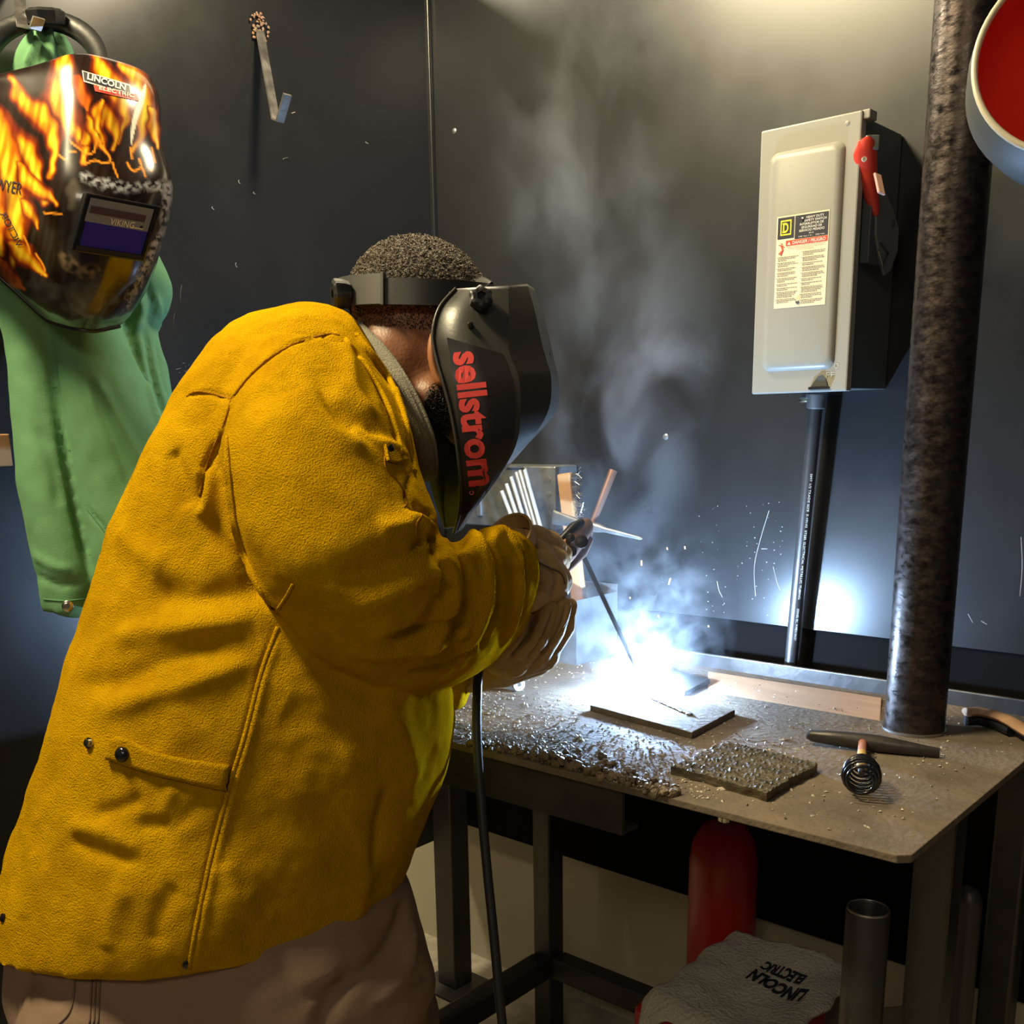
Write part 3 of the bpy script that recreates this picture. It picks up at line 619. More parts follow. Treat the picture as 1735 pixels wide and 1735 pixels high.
# red canister form added to stand in for a red glow under the table, and panel with rounded post at the right
t = empty('red_glow_form', (-.82,1.66,0), 'dark red canister form added for the red glow under the table', 'canister')
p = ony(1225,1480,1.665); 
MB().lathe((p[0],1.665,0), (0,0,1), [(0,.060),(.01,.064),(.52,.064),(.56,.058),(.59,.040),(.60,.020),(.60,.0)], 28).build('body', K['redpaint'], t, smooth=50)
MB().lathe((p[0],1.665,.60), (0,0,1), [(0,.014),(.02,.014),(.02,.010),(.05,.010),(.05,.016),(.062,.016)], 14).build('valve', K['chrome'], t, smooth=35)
t = empty('side_panel', onz(1640,1700,0), 'dark red edged panel with a rounded post at the lower right', 'panel')
pa, pb = ony(1562,1524,1.50), ony(1632,1540,1.46)
MB().prism([pa, pb, np.array([pb[0],pb[1],.02]), np.array([pa[0],pa[1],.02])], (.05,1,0), .01).build('panel_sheet', K['steel_dark'], t, bevel=.001)
MB().tube([pa+[0,.004,.003], pb+[0,.004,.003]], .004, 8).build('red_edge', K['redpaint'], t, smooth=60)
pc = ony(1643,1530,1.44)
MB().tube([(pc[0],pc[1],0),(pc[0],pc[1],pc[2]),(pc[0]-.003,pc[1],pc[2]+.014),(pc[0]-.010,pc[1]+.004,pc[2]+.022)], [.017,.017,.015,.006], 16).build('rounded_post', K['steel_dark'], t, smooth=60)

# ---------------------------------------------------------------- hooks on the left wall
def hook(pts, label, w=.0085):
    t = empty('wall_hook', pts[0], label, 'hook', 'flat steel hooks welded to the left wall')
    sd = np.array([0,1.,0]); rings = []
    P = [np.array(p, float) for p in pts]
    for i, p in enumerate(P):
        d = P[min(i+1,len(P)-1)]-P[max(i-1,0)]; d /= np.linalg.norm(d); nn = np.cross(d, sd); nn /= np.linalg.norm(nn)
        rings.append([p+sd*w+nn*.002, p-sd*w+nn*.002, p-sd*w-nn*.002, p+sd*w-nn*.002])
    MB().loft(rings).build('strap', K['steel'], t)
    mb = MB()
    for k in range(60):
        a = rng.random()*6.28; q = rng.random()**.6*.026
        mb.ball(P[0]+np.array([.001, math.cos(a)*q*.8, math.sin(a)*q+.004]), rng.uniform(.0015,.004,3)*[.5,1,1], 4)
    mb.build('scorched_weld', K['scorch'], t, smooth=60); return t
hy = 1.30
hA = onx(440,52,XW+.004); hB = onx(467,202,XW+.075); hC = onx(474,206,XW+.088); hD = onx(487,160,XW+.125)
hook([hA, hA*.5+hB*.5, hB, hC, hD], 'bare flat steel hook with scorched weld near the corner seam')
mb = MB().box((XW,.745,1.285), (XW+.03,.770,1.335)); o = mb.build('wall_bracket', K['brushwood'], bevel=.002); tag(o, 'small tan wooden block on the left wall behind the green jacket', 'block')
# bowl shaped hood at the top right
t = empty('fume_hood', at(1800,60,1.05), 'grey bowl shaped fume hood with red inside hanging at the top right', 'fume hood')
hc = at(1858,78,1.05); hv0 = ray(1858,78); hv0 /= np.linalg.norm(hv0); hu0 = UP-hv0*(UP@hv0); hr0 = RT-hv0*(RT@hv0); hax = hv0*.80-hu0*.58-hr0*.10; hax /= np.linalg.norm(hax)
prof = [(0,.112),(.02,.118),(.05,.120),(.09,.106),(.125,.07),(.14,.03),(.142,.0)]
MB().lathe(hc, hax, prof, 56, caps=(False,False)).build('outer_shell', K['hoodgrey'], t, smooth=60)
MB().lathe(hc, hax, [(h-.004 if h else 0, max(0, r-.004)) for h, r in prof], 56, caps=(False,False)).build('red_lining', K['red'], t, smooth=60)
rp = []
ra_ = np.cross(hax, UP); ra_ /= np.linalg.norm(ra_); rb_ = np.cross(hax, ra_)
MB().tube([hc+.111*(math.cos(q)*ra_+math.sin(q)*rb_) for q in np.linspace(0, 2*math.pi, 65)], .0035, 8, caps=False).build('rim', mat('cream_rim', (.55,.50,.38), .4), t, smooth=60)
MB().tube([hc+hax*.142, hc+hax*.16+UP*.02, hc+hax*.17+UP*.3+FW*.1, hc+hax*.17+UP*.6+FW*.1], .012, 12).build('support_rod', K['steel_dark'], t, smooth=60)
# ================================================================ green jacket and flame helmet on the left wall
def ring(P, Q, w, b, n=26, tangent=None, p=2.0, wq=None):
    """closed section through pixels P and Q (its visible width) with half depth b"""
    A, B = at(*P, w), at(*Q, wq or w); c = (A+B)/2; a = (B-A)/2
    t = np.asarray(tangent, float); d = np.cross(t, a); d /= np.linalg.norm(d)
    if d@AWAY < 0: d = -d
    out = []
    for q in np.arange(n)*2*math.pi/n:
        cx, sx = math.cos(q), math.sin(q)
        out.append(c+a*math.copysign(abs(cx)**(2/p), cx)+d*b*math.copysign(abs(sx)**(2/p), sx))
    return out
def limb(secs, n=26, dense=4, p=2.0, inset=None):
    """secs: (P, Q, w, b[, wq]) rows -> rings, smoothed between the rows"""
    rows = np.array([[*s[0], *s[1], s[2], s[3], s[4] if len(s) > 4 else s[2]] for s in secs], float)
    rows = catmull(rows, dense); cs = [(at(r[0], r[1], r[4])+at(r[2], r[3], r[6]))/2 for r in rows]; out = []
    for i, r in enumerate(rows):
        t = cs[min(i+1, len(cs)-1)]-cs[max(i-1, 0)]; t = t-FW*(t@FW)*.85
        out.append(ring(r[:2], r[2:4], r[4], max(r[5], .004), n, t, p, r[6]))
    return out
mb = MB()
mb.loft(limb([((-30,430),(120,440),1.60,.05),((-8,520),(110,520),1.60,.05),((14,590),(98,590),1.60,.042),((24,700),(118,700),1.60,.042),((40,850),(138,850),1.60,.045),((58,960),(156,960),1.60,.042),((72,1038),(150,1046),1.60,.030)], 24, 6))
mb.loft(limb([((60,420),(215,430),1.60,.05),((80,520),(200,520),1.60,.05),((90,600),(224,600),1.60,.05),((104,700),(268,690),1.60,.055),((128,820),(318,800),1.61,.055),((150,930),(330,900),1.61,.05),((165,1010),(330,1000),1.61,.04),((172,1036),(320,1036),1.61,.03)], 24, 6))
mb.loft(limb([((190,415),(258,415),1.665,.035),((195,470),(292,476),1.665,.045),((190,520),(287,520),1.67,.045),((195,560),(268,558),1.67,.04),((210,620),(284,620),1.67,.04),((240,700),(302,700),1.67,.035),((270,780),(325,780),1.67,.03),((290,860),(340,860),1.67,.03)], 20, 6))
mb.loft(limb([((60,40),(90,36),1.60,.02),((45,70),(118,70),1.60,.035),((28,112),(135,112),1.60,.05),((10,200),(200,200),1.62,.06),((0,330),(240,330),1.62,.06),((-10,450),(250,450),1.62,.06)], 24, 6))
V, Fc, E_ = remesh(mb, .0055, 3)
V = wrinkle(V, Fc, 14, .006, 3.1, (1,1,.45)); V = wrinkle(V, Fc, 40, .0018, 8.8, (1,1,.7))
V = sculpt(V, Fc, [([(86,590),(100,700),(125,850),(150,960)], 7, -12), ([(70,50),(55,85),(45,110)], 5, 6), ([(85,45),(88,80),(90,110)], 5, 7), ([(100,50),(112,85),(120,108)], 5, 6), ([(78,45),(70,80),(68,110)], 4, -7), ([(93,48),(100,80),(104,110)], 4, -7),
    ([(150,640),(190,740),(230,840)], 9, -5), ([(160,640),(210,730),(250,800)], 10, 4), ([(60,720),(90,790),(100,860)], 10, -4), ([(148,860),(180,900),(205,935)], 3, -4), ([(225,480),(240,520),(232,560)], 6, 8), ([(240,470),(258,510),(255,550)], 5, -7), ([(262,500),(270,530),(266,560)], 6, 6), ([(245,560),(258,640),(285,720)], 5, -5), ([(235,570),(250,650),(275,730)], 6, 5), ([(262,570),(275,640),(296,700)], 3, -3), ([(55,940),(90,960),(120,965)], 8, 4), ([(60,975),(100,990),(140,985)], 6, -4)], 1.6)
gj = mesh_from(V, Fc).build('green_jacket', K['green'], smooth=180, fix=False)
tag(gj, 'green cotton work jacket hanging on the left wall behind the flame helmet', 'jacket')
gb = bvh_of(V, Fc)
p, n_ = cast(gb, 115, 1027); MB().lathe(p-n_*.001, n_, [(0,.0085),(.003,.0085),(.005,.006),(.005,.003),(.003,.003)], 18).build('snap_button', K['chrome'], gj, smooth=40)
MB().tube([cast(gb, x, y, .0005)[0] for x, y in catmull([(148,862),(180,905),(206,940)], 5)], .0012, 6).build('seam', mat('green_seam', (.06,.18,.08), .9), gj)
MB().tube([cast(gb, x, y, .0005)[0] for x, y in catmull([(74,1015),(110,1018),(150,1014)], 5)], .001, 6).build('seam', mat('green_seam_hem', (.08,.24,.11), .9), gj)
hk = onx(34,-30,XW+.02)
hook([onx(33,-60,XW+.004), onx(34,20,XW+.06), onx(38,45,XW+.09), onx(60,48,XW+.14), onx(66,30,XW+.15)], 'flat steel hook holding the green jacket and flame helmet')

# flame helmet: rows of (pixel, distance) control points from its far left edge to the far right
rowsH = [
 [(-75,165,1.56),(-30,150,1.52),(60,128,1.50),(128,116,1.52),(190,124,1.55),(240,140,1.58),(255,160,1.62)],
 [(-80,150,1.52),(-30,133,1.46),(60,110,1.43),(128,91,1.42),(190,101,1.45),(246,122,1.50),(262,150,1.56)],
 [(-84,180,1.51),(-30,165,1.45),(55,150,1.41),(124,140,1.39),(200,150,1.41),(262,160,1.47),(272,180,1.55)],
 [(-90,255,1.50),(-35,255,1.44),(50,250,1.40),(116,250,1.375),(200,250,1.395),(268,240,1.45),(276,250,1.54)],
 [(-90,330,1.50),(-35,335,1.44),(45,330,1.40),(110,325,1.37),(205,325,1.385),(283,312,1.44),(293,325,1.53)],
 [(-80,400,1.50),(-30,405,1.44),(45,405,1.41),(105,400,1.385),(195,405,1.395),(268,392,1.45),(277,405,1.53)],
 [(-35,440,1.50),(5,452,1.46),(55,465,1.43),(105,475,1.405),(180,482,1.415),(244,468,1.46),(254,480,1.53)],
 [(22,490,1.51),(45,503,1.48),(75,515,1.45),(112,525,1.43),(170,532,1.44),(214,522,1.48),(226,528,1.53)],
 [(70,535,1.52),(82,545,1.50),(102,552,1.48),(128,558,1.465),(160,561,1.47),(188,556,1.50),(202,553,1.53)]]
G = np.array(rowsH, float); G = catmull(G, 26); G = np.array([catmull(r, 34) for r in G]); nr, nc = G.shape[:2]
PXY = G[:, :, :2].reshape(-1, 2)
Vh = np.array([at(x, y, w) for x, y, w in G.reshape(-1, 3)])
Fh = [(i*nc+j, (i+1)*nc+j, (i+1)*nc+j+1, i*nc+j+1) for i in range(nr-1) for j in range(nc-1)]
# printed pattern: flames above, cracked rock and ice below
def segdist(P, pts):
    d = np.full(len(P), 1e9); tt = np.zeros(len(P)); pts = catmull(pts, 8) if len(pts) > 2 else np.array(pts, float); m = len(pts)-1
    for i in range(m):
        a, b = pts[i], pts[i+1]; ab = b-a; t_ = np.clip(((P-a)@ab)/(ab@ab+1e-9), 0, 1); q = np.linalg.norm(P-a-t_[:, None]*ab, axis=1)
        k = q < d; d[k] = q[k]; tt[k] = (i+t_[k])/m
    return d, tt
nz = lambda s, o=0.0: np.array([noise.noise(Vector((x*s, y*s, o))) for x, y in PXY])
wob = np.stack([nz(.045)*7, nz(.03, 5.)*7], 1); Pw = PXY+wob
col = np.zeros((len(PXY), 3)); col[:] = (.018,.009,.007)
n1 = nz(.02, 2.)+.5*nz(.06, 4.)
rock = np.clip((PXY[:, 1]-300-PXY[:, 0]*.05)/90, 0, 1)[:, None]
col = col*(1-rock*.6)+np.array((.030,.030,.026))*rock*.6*(1+1.2*n1[:, None])
def lay(mask, c):
    global col
    m_ = np.clip(mask, 0, 1)[:, None]; col = col*(1-m_)+np.array(c)*m_
flames = [([(112,82),(106,130),(100,170),(118,210),(140,240),(144,275)],17,1), ([(160,95),(180,130),(205,160),(212,200),(200,240)],13,1), ([(205,108),(235,140),(246,180),(240,220),(226,255)],13,1),
 ([(20,138),(40,170),(70,195),(88,225),(92,262),(86,300)],12,.8), ([(-60,170),(-20,200),(10,240),(40,255),(60,290),(72,340)],19,1), ([(-10,190),(5,240),(15,300),(25,360),(28,410),(20,450)],20,.9),
 ([(-60,260),(-30,310),(-10,370),(0,430)],24,1), ([(30,280),(55,315),(80,330),(94,345)],10,.8), ([(40,340),(52,365),(66,385)],8,.6), ([(20,410),(40,430),(60,450),(76,466)],11,.6),
 ([(140,240),(160,215),(180,190),(196,225),(190,250)],11,.9), ([(255,185),(262,220),(268,250)],8,.8), ([(150,200),(165,230),(180,255)],8,.7), ([(0,440),(20,470),(40,490)],9,.4), ([(130,130),(140,165),(150,190)],9,.5), ([(172,170),(165,200),(172,240)],6,.6), ([(-70,300),(-60,380),(-50,420)],22,.7)]
for pts, w_, hot in flames:
    d, tt = segdist(Pw, pts); taper = w_*(.35+.9*np.sin(np.clip(tt*1.05+.08, 0, 1)*math.pi))
    lay((1.55-d/taper)/.5, (.22,.030,.004)); lay((1.05-d/taper)/.45, (.72,.17,.006))
    if hot > .5: lay((.86-d/taper)/.4*hot, (.92,.50,.01)); lay((.52-d/taper)/.35*hot, (1.0,.74,.04))
strk = np.clip(.55+1.1*np.array([noise.noise(Vector((x*.11+y*.02, y*.018, 4.))) for x, y in PXY]), .12, 1.0)[:, None]; up_ = (PXY[:, 1] < 480)[:, None]
col = np.where(up_, col*np.array([1,1,1])*(.35+.65*strk)*np.concatenate([np.ones_like(strk), .55+.45*strk, strk], 1), col)
d, tt = segdist(PXY, [(247,140),(240,170),(228,205),(222,245)])        # white lamp highlight painted into the shell colour
lay((1-d/(5.5*np.sin(np.clip(tt, .03, .97)*math.pi)+.3))/.3, (1.0,.92,.72))
cracks = [[(118,240),(132,250),(144,262),(146,278)],[(146,262),(158,256),(165,235)],[(165,235),(180,255),(186,272),(172,276)],[(146,278),(160,272),(172,276)],[(120,222),(135,218)],[(116,256),(128,256)],[(222,250),(224,268)],[(216,275),(226,290),(240,284)],[(240,255),(250,275),(256,290)],[(258,250),(262,275)],[(98,262),(110,270)],[(190,275),(198,300)],[(236,270),(246,300)],[(62,430),(75,455),(70,465)],[(40,400),(52,430)],[(75,360),(105,362)]]
for c in cracks:
    d, _ = segdist(Pw*.4+PXY*.6, c); lay((2.2-d)/1.5, (.85,.30,.02))
ice, _ = segdist(Pw, [(145,300),(175,312),(215,318),(255,315),(288,315)]); lay((13-ice)/9*np.clip(.35+1.6*nz(.11,9.)+nz(.25,3.), 0, 1), (.42,.43,.46))
ice, _ = segdist(Pw, [(288,320),(282,370),(264,420),(240,470),(215,520)]); lay((12-ice)/7*np.clip(.45+1.4*nz(.12,6.)+.8*nz(.3,1.), 0, 1), (.36,.36,.42))
ice, _ = segdist(Pw, [(108,435),(130,455),(160,462)]); lay((14-ice)/8*np.clip(.4+1.3*nz(.1,4.), 0, 1), (.17,.12,.06))
ice, _ = segdist(Pw, [(125,310),(122,345)]); lay((12-ice)/6*.7, (.085,.07,.05))
lay(np.clip((PXY[:, 1]-470)/40, 0, 1)*np.clip(.2+.8*nz(.06,8.), 0, 1)*.9, (.085,.10,.095))
lay(np.clip((PXY[:, 1]-500)/20, 0, 1)*np.clip((110-PXY[:, 0])/40, 0, 1)*.5, (.10,.075,.04))
fl = empty('flame_helmet', at(120,560,1.48), 'black welding helmet printed with yellow flames hanging over the green jacket', 'welding helmet')
sh = MB(); sh.v = Vh.tolist(); sh.f = Fh
so = sh.build('shell', attr_mat('flame_print', 'print', .22, coat=.6), fl, smooth=180, fix=False, solid=.004)
ca = so.data.color_attributes.new('print', 'FLOAT_COLOR', 'POINT')
ca.data.foreach_set('color', np.concatenate([np.clip(col, 0, 1), np.ones((len(col), 1))], 1).ravel())
hb = bvh_of(Vh, Fh)
bd = patch_px([(139,120),(220,144),(223,163),(142,139)], hb, .0008, 4, 16).build('badge', K['white'], fl, smooth=180)
patch_px([(141,122),(218,146),(220,160),(143,137)], hb, .0012, 4, 16).build('badge_field', K['navy'], bd, smooth=180)
text_px('lettering', 'LINCOLN', (148,135.5), (64,19.3), (.8,-9.5), hb, .0018, K['white'], bd, .03)
patch_px([(158,143),(232,160),(235,172),(161,155)], hb, .0008, 4, 14).build('badge_red', K['labelred'], bd, smooth=180)
text_px('lettering', 'ELECTRIC', (168,153), (58,13.5), (.5,-6.5), hb, .0018, K['white'], bd, .015)
for s, o_, ux_, uy_ in (('WYER', (-8,322), (44,8), (3,-20)), ('VICTOR', (30,420), (-30,-58), (10,-5))):
    text_px('pen_lettering', s, o_, ux_, uy_, hb, .0010, K['navy'], fl)
# lens window
wl = [(146,326,1.338),(272,350,1.381),(244,444,1.394),(119,425,1.354)]
lw = [at(*p) for p in wl]; nl = np.cross(lw[1]-lw[0], lw[3]-lw[0]); nl /= np.linalg.norm(nl)
if nl@FW > 0: nl = -nl
br_ = ray(244, 444); lw[2] = CAM+br_*(((lw[0]-CAM)@nl)/(br_@nl))      # keep the lens plane flat
fr = MB().prism([p-nl*.036 for p in lw], nl, .040).build('lens_frame', K['blackgloss'], fl, bevel=.002)
def lpt(u, v, off=.0045): return (lw[0]*(1-u)+lw[1]*u)*(1-v)+(lw[3]*(1-u)+lw[2]*u)*v+nl*off
def lq(name, u0, u1, v0, v1, m, off=.0045): return MB().add([lpt(u0,v1,off), lpt(u1,v1,off), lpt(u1,v0,off), lpt(u0,v0,off)], [(0,1,2,3)]).build(name, m, fr, fix=False)
lq('lens_upper_band', .07,.92,.07,.47, K['lensgrey'])
lq('lens_window', .09,.92,.47,.88, K['bluelens']); lq('sensor_strip', .10,.84,.20,.32, mat('sensor_strip', (.07,.045,.06), .2), .0052)
text_flat('lettering', 'VIKING', lpt(.40,.455,.0054), lpt(.72,.455,.0054)-lpt(.40,.455,.0054), lpt(.40,.345,.0054)-lpt(.40,.455,.0054), K['white'], fr, .0)
lq('sensor_eye', .80,.84,.385,.425, K['black'], .0054); lq('print_line', .68,.85,.43,.445, K['white'], .0054); lq('lower_lip', .05,.97,.89,.96, K['black'], .007)
lq('side_lip', .93,.97,.06,.9, K['blackgloss'], .008)
MB().tube([Vh[(nr-1)*nc+j] for j in range(0, nc, 4)], .0028, 8).build('bottom_rim', K['black'], fl, smooth=60)
MB().tube([Vh[i*nc] for i in range(26, nr, 4)], .0028, 8).build('side_rim', K['black'], fl, smooth=60)
# headgear seen behind the top
hg = []
for a in np.linspace(200, -20, 24):
    q = math.radians(a); hg.append(at(72+98*math.cos(q), 112-78*math.sin(q), 1.52+.05*math.sin(q)))
MB().tube(hg, .0075, 8, flat=2.0, side=UP).build('headband', K['black'], fl, smooth=60)
kc = at(78,33,1.55); MB().lathe(kc, UP*.9-FW*.45, [(-.006,.024),(.004,.026),(.010,.026),(.014,.020),(.014,.010)], 28, lobes=7, amp=.08).build('ratchet_knob', K['black'], fl, smooth=40)

# ================================================================ the welder
PW = at(420,1735,1.40); foot = np.array([-1.13, .74, 0.0])
# body under the clothes: one continuous surface
def A3(x, y, w): return at(x, y, w)
hc = A3(708,524,1.465); hf = RT*.90-UP*.43; hf /= np.linalg.norm(hf); hs = FW-hf*(FW@hf); hs /= np.linalg.norm(hs); hu = np.cross(hf, hs)
if hu@UP < 0: hu = -hu
mb = MB()
mb.ball(hc, (.096,.076,.086), 14, axes=np.array([hf, hs, hu]))
mb.ball(A3(752,600,1.465), (.070,.066,.080), 12, axes=np.array([hf, hs, hu]))
mb.capsule(A3(770,640,1.465), .055, A3(795,715,1.465), .040)              # jaw and chin
mb.capsule(A3(733,672,1.415), .028, A3(775,712,1.43), .024)               # near jaw line
mb.capsule(A3(822,600,1.465), .016, A3(836,632,1.465), .018)              # nose
mb.capsule(A3(808,680,1.45), .016, A3(808,680,1.48), .016)                # mouth
mb.capsule(A3(812,566,1.435), .018, A3(812,566,1.495), .018)              # brow
mb.capsule(A3(690,590,1.465), .072, A3(625,700,1.46), .080)               # neck
mb.capsule(A3(560,700,1.34), .075, A3(560,700,1.56), .075)                # shoulders
mb.capsule(A3(560,720,1.45), .13, A3(440,1000,1.42), .15); mb.capsule(A3(440,1000,1.42), .15, A3(360,1400,1.39), .16)
mb.capsule(A3(360,1400,1.39), .16, A3(360,1560,1.38), .165)
mb.capsule(A3(540,690,1.30), .065, A3(590,1050,1.25), .050); mb.capsule(A3(590,1050,1.25), .048, A3(880,1000,1.45), .030)
mb.capsule(A3(600,700,1.53), .065, A3(620,1050,1.56), .050); mb.capsule(A3(620,1050,1.56), .048, A3(850,1120,1.56), .030)
mb.capsule(A3(880,1000,1.45), .030, A3(915,985,1.50), .030); mb.capsule(A3(850,1120,1.56), .028, A3(900,1105,1.54), .028)
hipN, hipF = A3(330,1560,1.30), A3(400,1560,1.46)
footN, footF = np.array([-1.02,.66,.09]), np.array([-1.30,.72,.09])
for hip, ft in ((hipN, footN), (hipF, footF)):
    kn = (hip+ft)/2+np.array([.02,.05,0]); mb.capsule(hip, .095, kn, .062); mb.capsule(kn, .060, ft, .042); mb.capsule(ft-[0,0,.05], .035, ft+[.05,.10,-.06], .028)
V, Fc, E_ = remesh(mb, .007, 6)
body = mesh_from(V, Fc).build('person', K['skin'], smooth=180, fix=False, origin=foot)
tag(body, 'welder in yellow suede jacket and black helmet leaning over the steel table', 'person')
bb_ = bvh_of(V, Fc)
# ear
mb = MB(); ec = [(741,556),(733,575),(731,600),(736,628),(745,648),(752,640)]
mb.tube(catmull([A3(x, y, 1.378+.0012*abs(i-2)) for i, (x, y) in enumerate(ec)], 5), .0055, 8)
mb.ball(A3(750,600,1.385), (.020,.006,.032), 8, axes=np.array([RT, FW, UP])); mb.ball(A3(748,642,1.384), (.008,.006,.009), 6, axes=np.array([RT, FW, UP]))
mb.build('ear', mat('ear_skin', (.34,.13,.05), .42), body, smooth=180)
# hair
mb = MB(); c2 = hc+hu*.004; mb.ball(c2, (.0995,.0795,.090), 24, axes=np.array([hf, hs, hu]))
mb2 = MB(); hv = np.array(mb.v)
def in_hair(p):
    d = p-c2; return (d@hu) > -.020+.10*max(0, -(d@hf))*-.9-.018*((d@hf) < -.03)
keep = [f for f in mb.f if all(in_hair(hv[i]) for i in f)]
mb.f = keep; V2 = hv.copy(); nn = hv-c2; nn /= np.linalg.norm(nn, axis=1)[:, None]
mb.v = (hv+nn*np.array([[noise.noise(Vector(p*160))*.002] for p in hv])).tolist()
mb.build('hair', K['hair'], body, smooth=180, fix=False)
def curls(name, centers, ns, rad, tub, m):
    mb = MB()
    for c, n_ in zip(centers, ns):
        a = np.cross(n_, rng.normal(size=3)); a /= np.linalg.norm(a); b = np.cross(n_, a); r_ = rad*rng.uniform(.6,1.3); s0 = rng.random()*6.28; pts = []
        for k in range(6):
            q = s0+k*1.05; pts.append(c+r_*(math.cos(q)*a*.8+math.sin(q)*b*.5)+n_*r_*(.4+.25*k+.4*math.sin(q)))
        mb.tube(pts, tub, 3, caps=False)
    o = mb.build(name, m, body, smooth=180, fix=False); o['kind'] = 'stuff'; return o
cs, ns = [], []
while len(cs) < 5200:
    d = rng.normal(size=3); d /= np.linalg.norm(d); p = c2+hf*d[0]*.0995+hs*d[1]*.0795+hu*d[2]*.090
    if in_hair(p) and d[1] < .55: n_ = hf*d[0]/.0995+hs*d[1]/.0795+hu*d[2]/.090; cs.append(p); ns.append(n_/np.linalg.norm(n_))
greyh = mat('grey_flecked_curls', (.16,.12,.075), .5, var=.9, vscale=90, base2=(.03,.022,.016))
curls('hair_curls', cs, ns, .0021, .00055, greyh)
cs, ns = [], []
for i in range(520):
    x, y = rng.uniform(722,768), rng.uniform(655,745)
    if (x-745)**2/24**2+(y-698)**2/46**2 < 1:
        p, n_ = cast(bb_, x, y, 0, 1.42); cs.append(p); ns.append(n_)
curls('beard', cs, ns, .0042, .0007, mat('dark_beard', (.030,.022,.016), .5))
cs, ns = [], []
for i in range(1500):
    x, y = rng.uniform(585,745), rng.uniform(510,572)
    if y < 548+.10*(x-600) and y < 575-.0*(x): p, n_ = cast(bb_, x, y, 0, 1.42); cs.append(p); ns.append(n_)
curls('nape_stubble', cs, ns, .0009, .0003, mat('dark_stubble', (.03,.02,.014), .6))
# grey knit collar
mb = MB(); rs = []
for i in range(0):
    q = 2*math.pi*i/40; 
    cx, cy = 664+68*math.cos(q)*.62, 668; u = math.cos(q); v_ = math.sin(q)
    p = A3(662,672,1.46)+ (A3(728,790,1.46)-A3(600,560,1.46))/2*u + AWAY*.082*(-v_) + (RT*.87-(-UP)*-.49)*.020*(v_ if v_ > 0 else 0)
    rs.append(p)
cp = [(598,556,1.41),(640,598,1.375),(674,645,1.358),(702,700,1.358),(720,752,1.372),(724,800,1.41),(716,800,1.49),(690,700,1.55),(650,630,1.56),(610,575,1.52),(596,556,1.46)]
cpd = catmull([A3(*p) for p in cp], 6)
mb.tube(cpd, .0055, 10, flat=2.6, side=-FW); 
mb.tube([p-FW*.0045+RT*.006 for p in cpd], .0022, 6); mb.tube([p-FW*.0050-RT*.002 for p in cpd], .0022, 6); mb.tube([p-FW*.0045+RT*.013 for p in cpd], .0022, 6)
mb.build('shirt_collar', K['shirt'], body, smooth=180)

# ---------------------------------------------------------------- suede jacket
mb = MB()
tors = [((20,1490),(640,1470),1.37,.175),((0,1556),(664,1530),1.37,.190),((-8,1592),(645,1568),1.37,.205),((5,1520),(682,1490),1.37,.208),((50,1370),(722,1385),1.38,.205),((78,1280),(757,1270),1.385,.205),((110,1175),(763,1170),1.39,.205),((165,1020),(750,1040),1.40,.20),((225,870),(720,920),1.41,.20),((285,735),(700,815),1.42,.20),((345,632),(690,740),1.43,.19),((420,573),(680,690),1.44,.165),((500,543),(655,640),1.45,.12),((570,545),(622,592),1.46,.07)]
mb.loft(limb(tors[2:], 40, 5))
slv = [((440,590),(640,640),1.31,.10),((385,680),(690,715),1.28,.125),((375,770),(712,790),1.25,.132),((392,880),(738,862),1.23,.132),((440,1000),(762,912),1.22,.128),((530,1108),(785,915),1.235,.120),((625,1160),(806,905),1.27,.112),((722,1170),(830,893),1.32,.104),((795,1148),(856,892),1.37,.094),((848,1105),(880,903),1.41,.084),((880,1070),(898,928),1.435,.074)]
mb.loft(limb(slv, 34, 5))
lsl = [((560,650),(690,680),1.54,.08),((540,800),(700,790),1.55,.085),((530,950),(700,930),1.56,.085),((560,1090),(720,1000),1.56,.085),((660,1185),(760,1050),1.57,.08),((745,1205),(795,1090),1.57,.07),((785,1200),(815,1105),1.56,.06)]
mb.loft(limb(lsl, 26, 5))
V, Fc, E_ = remesh(mb, .0042, 5)
V = lap(V, E_, 4)
V = wrinkle(V, Fc, 7, .010, 1.7, (1,1,.8)); V = wrinkle(V, Fc, 19, .0035, 4.4); V = wrinkle(V, Fc, 60, .0009, 2.2)
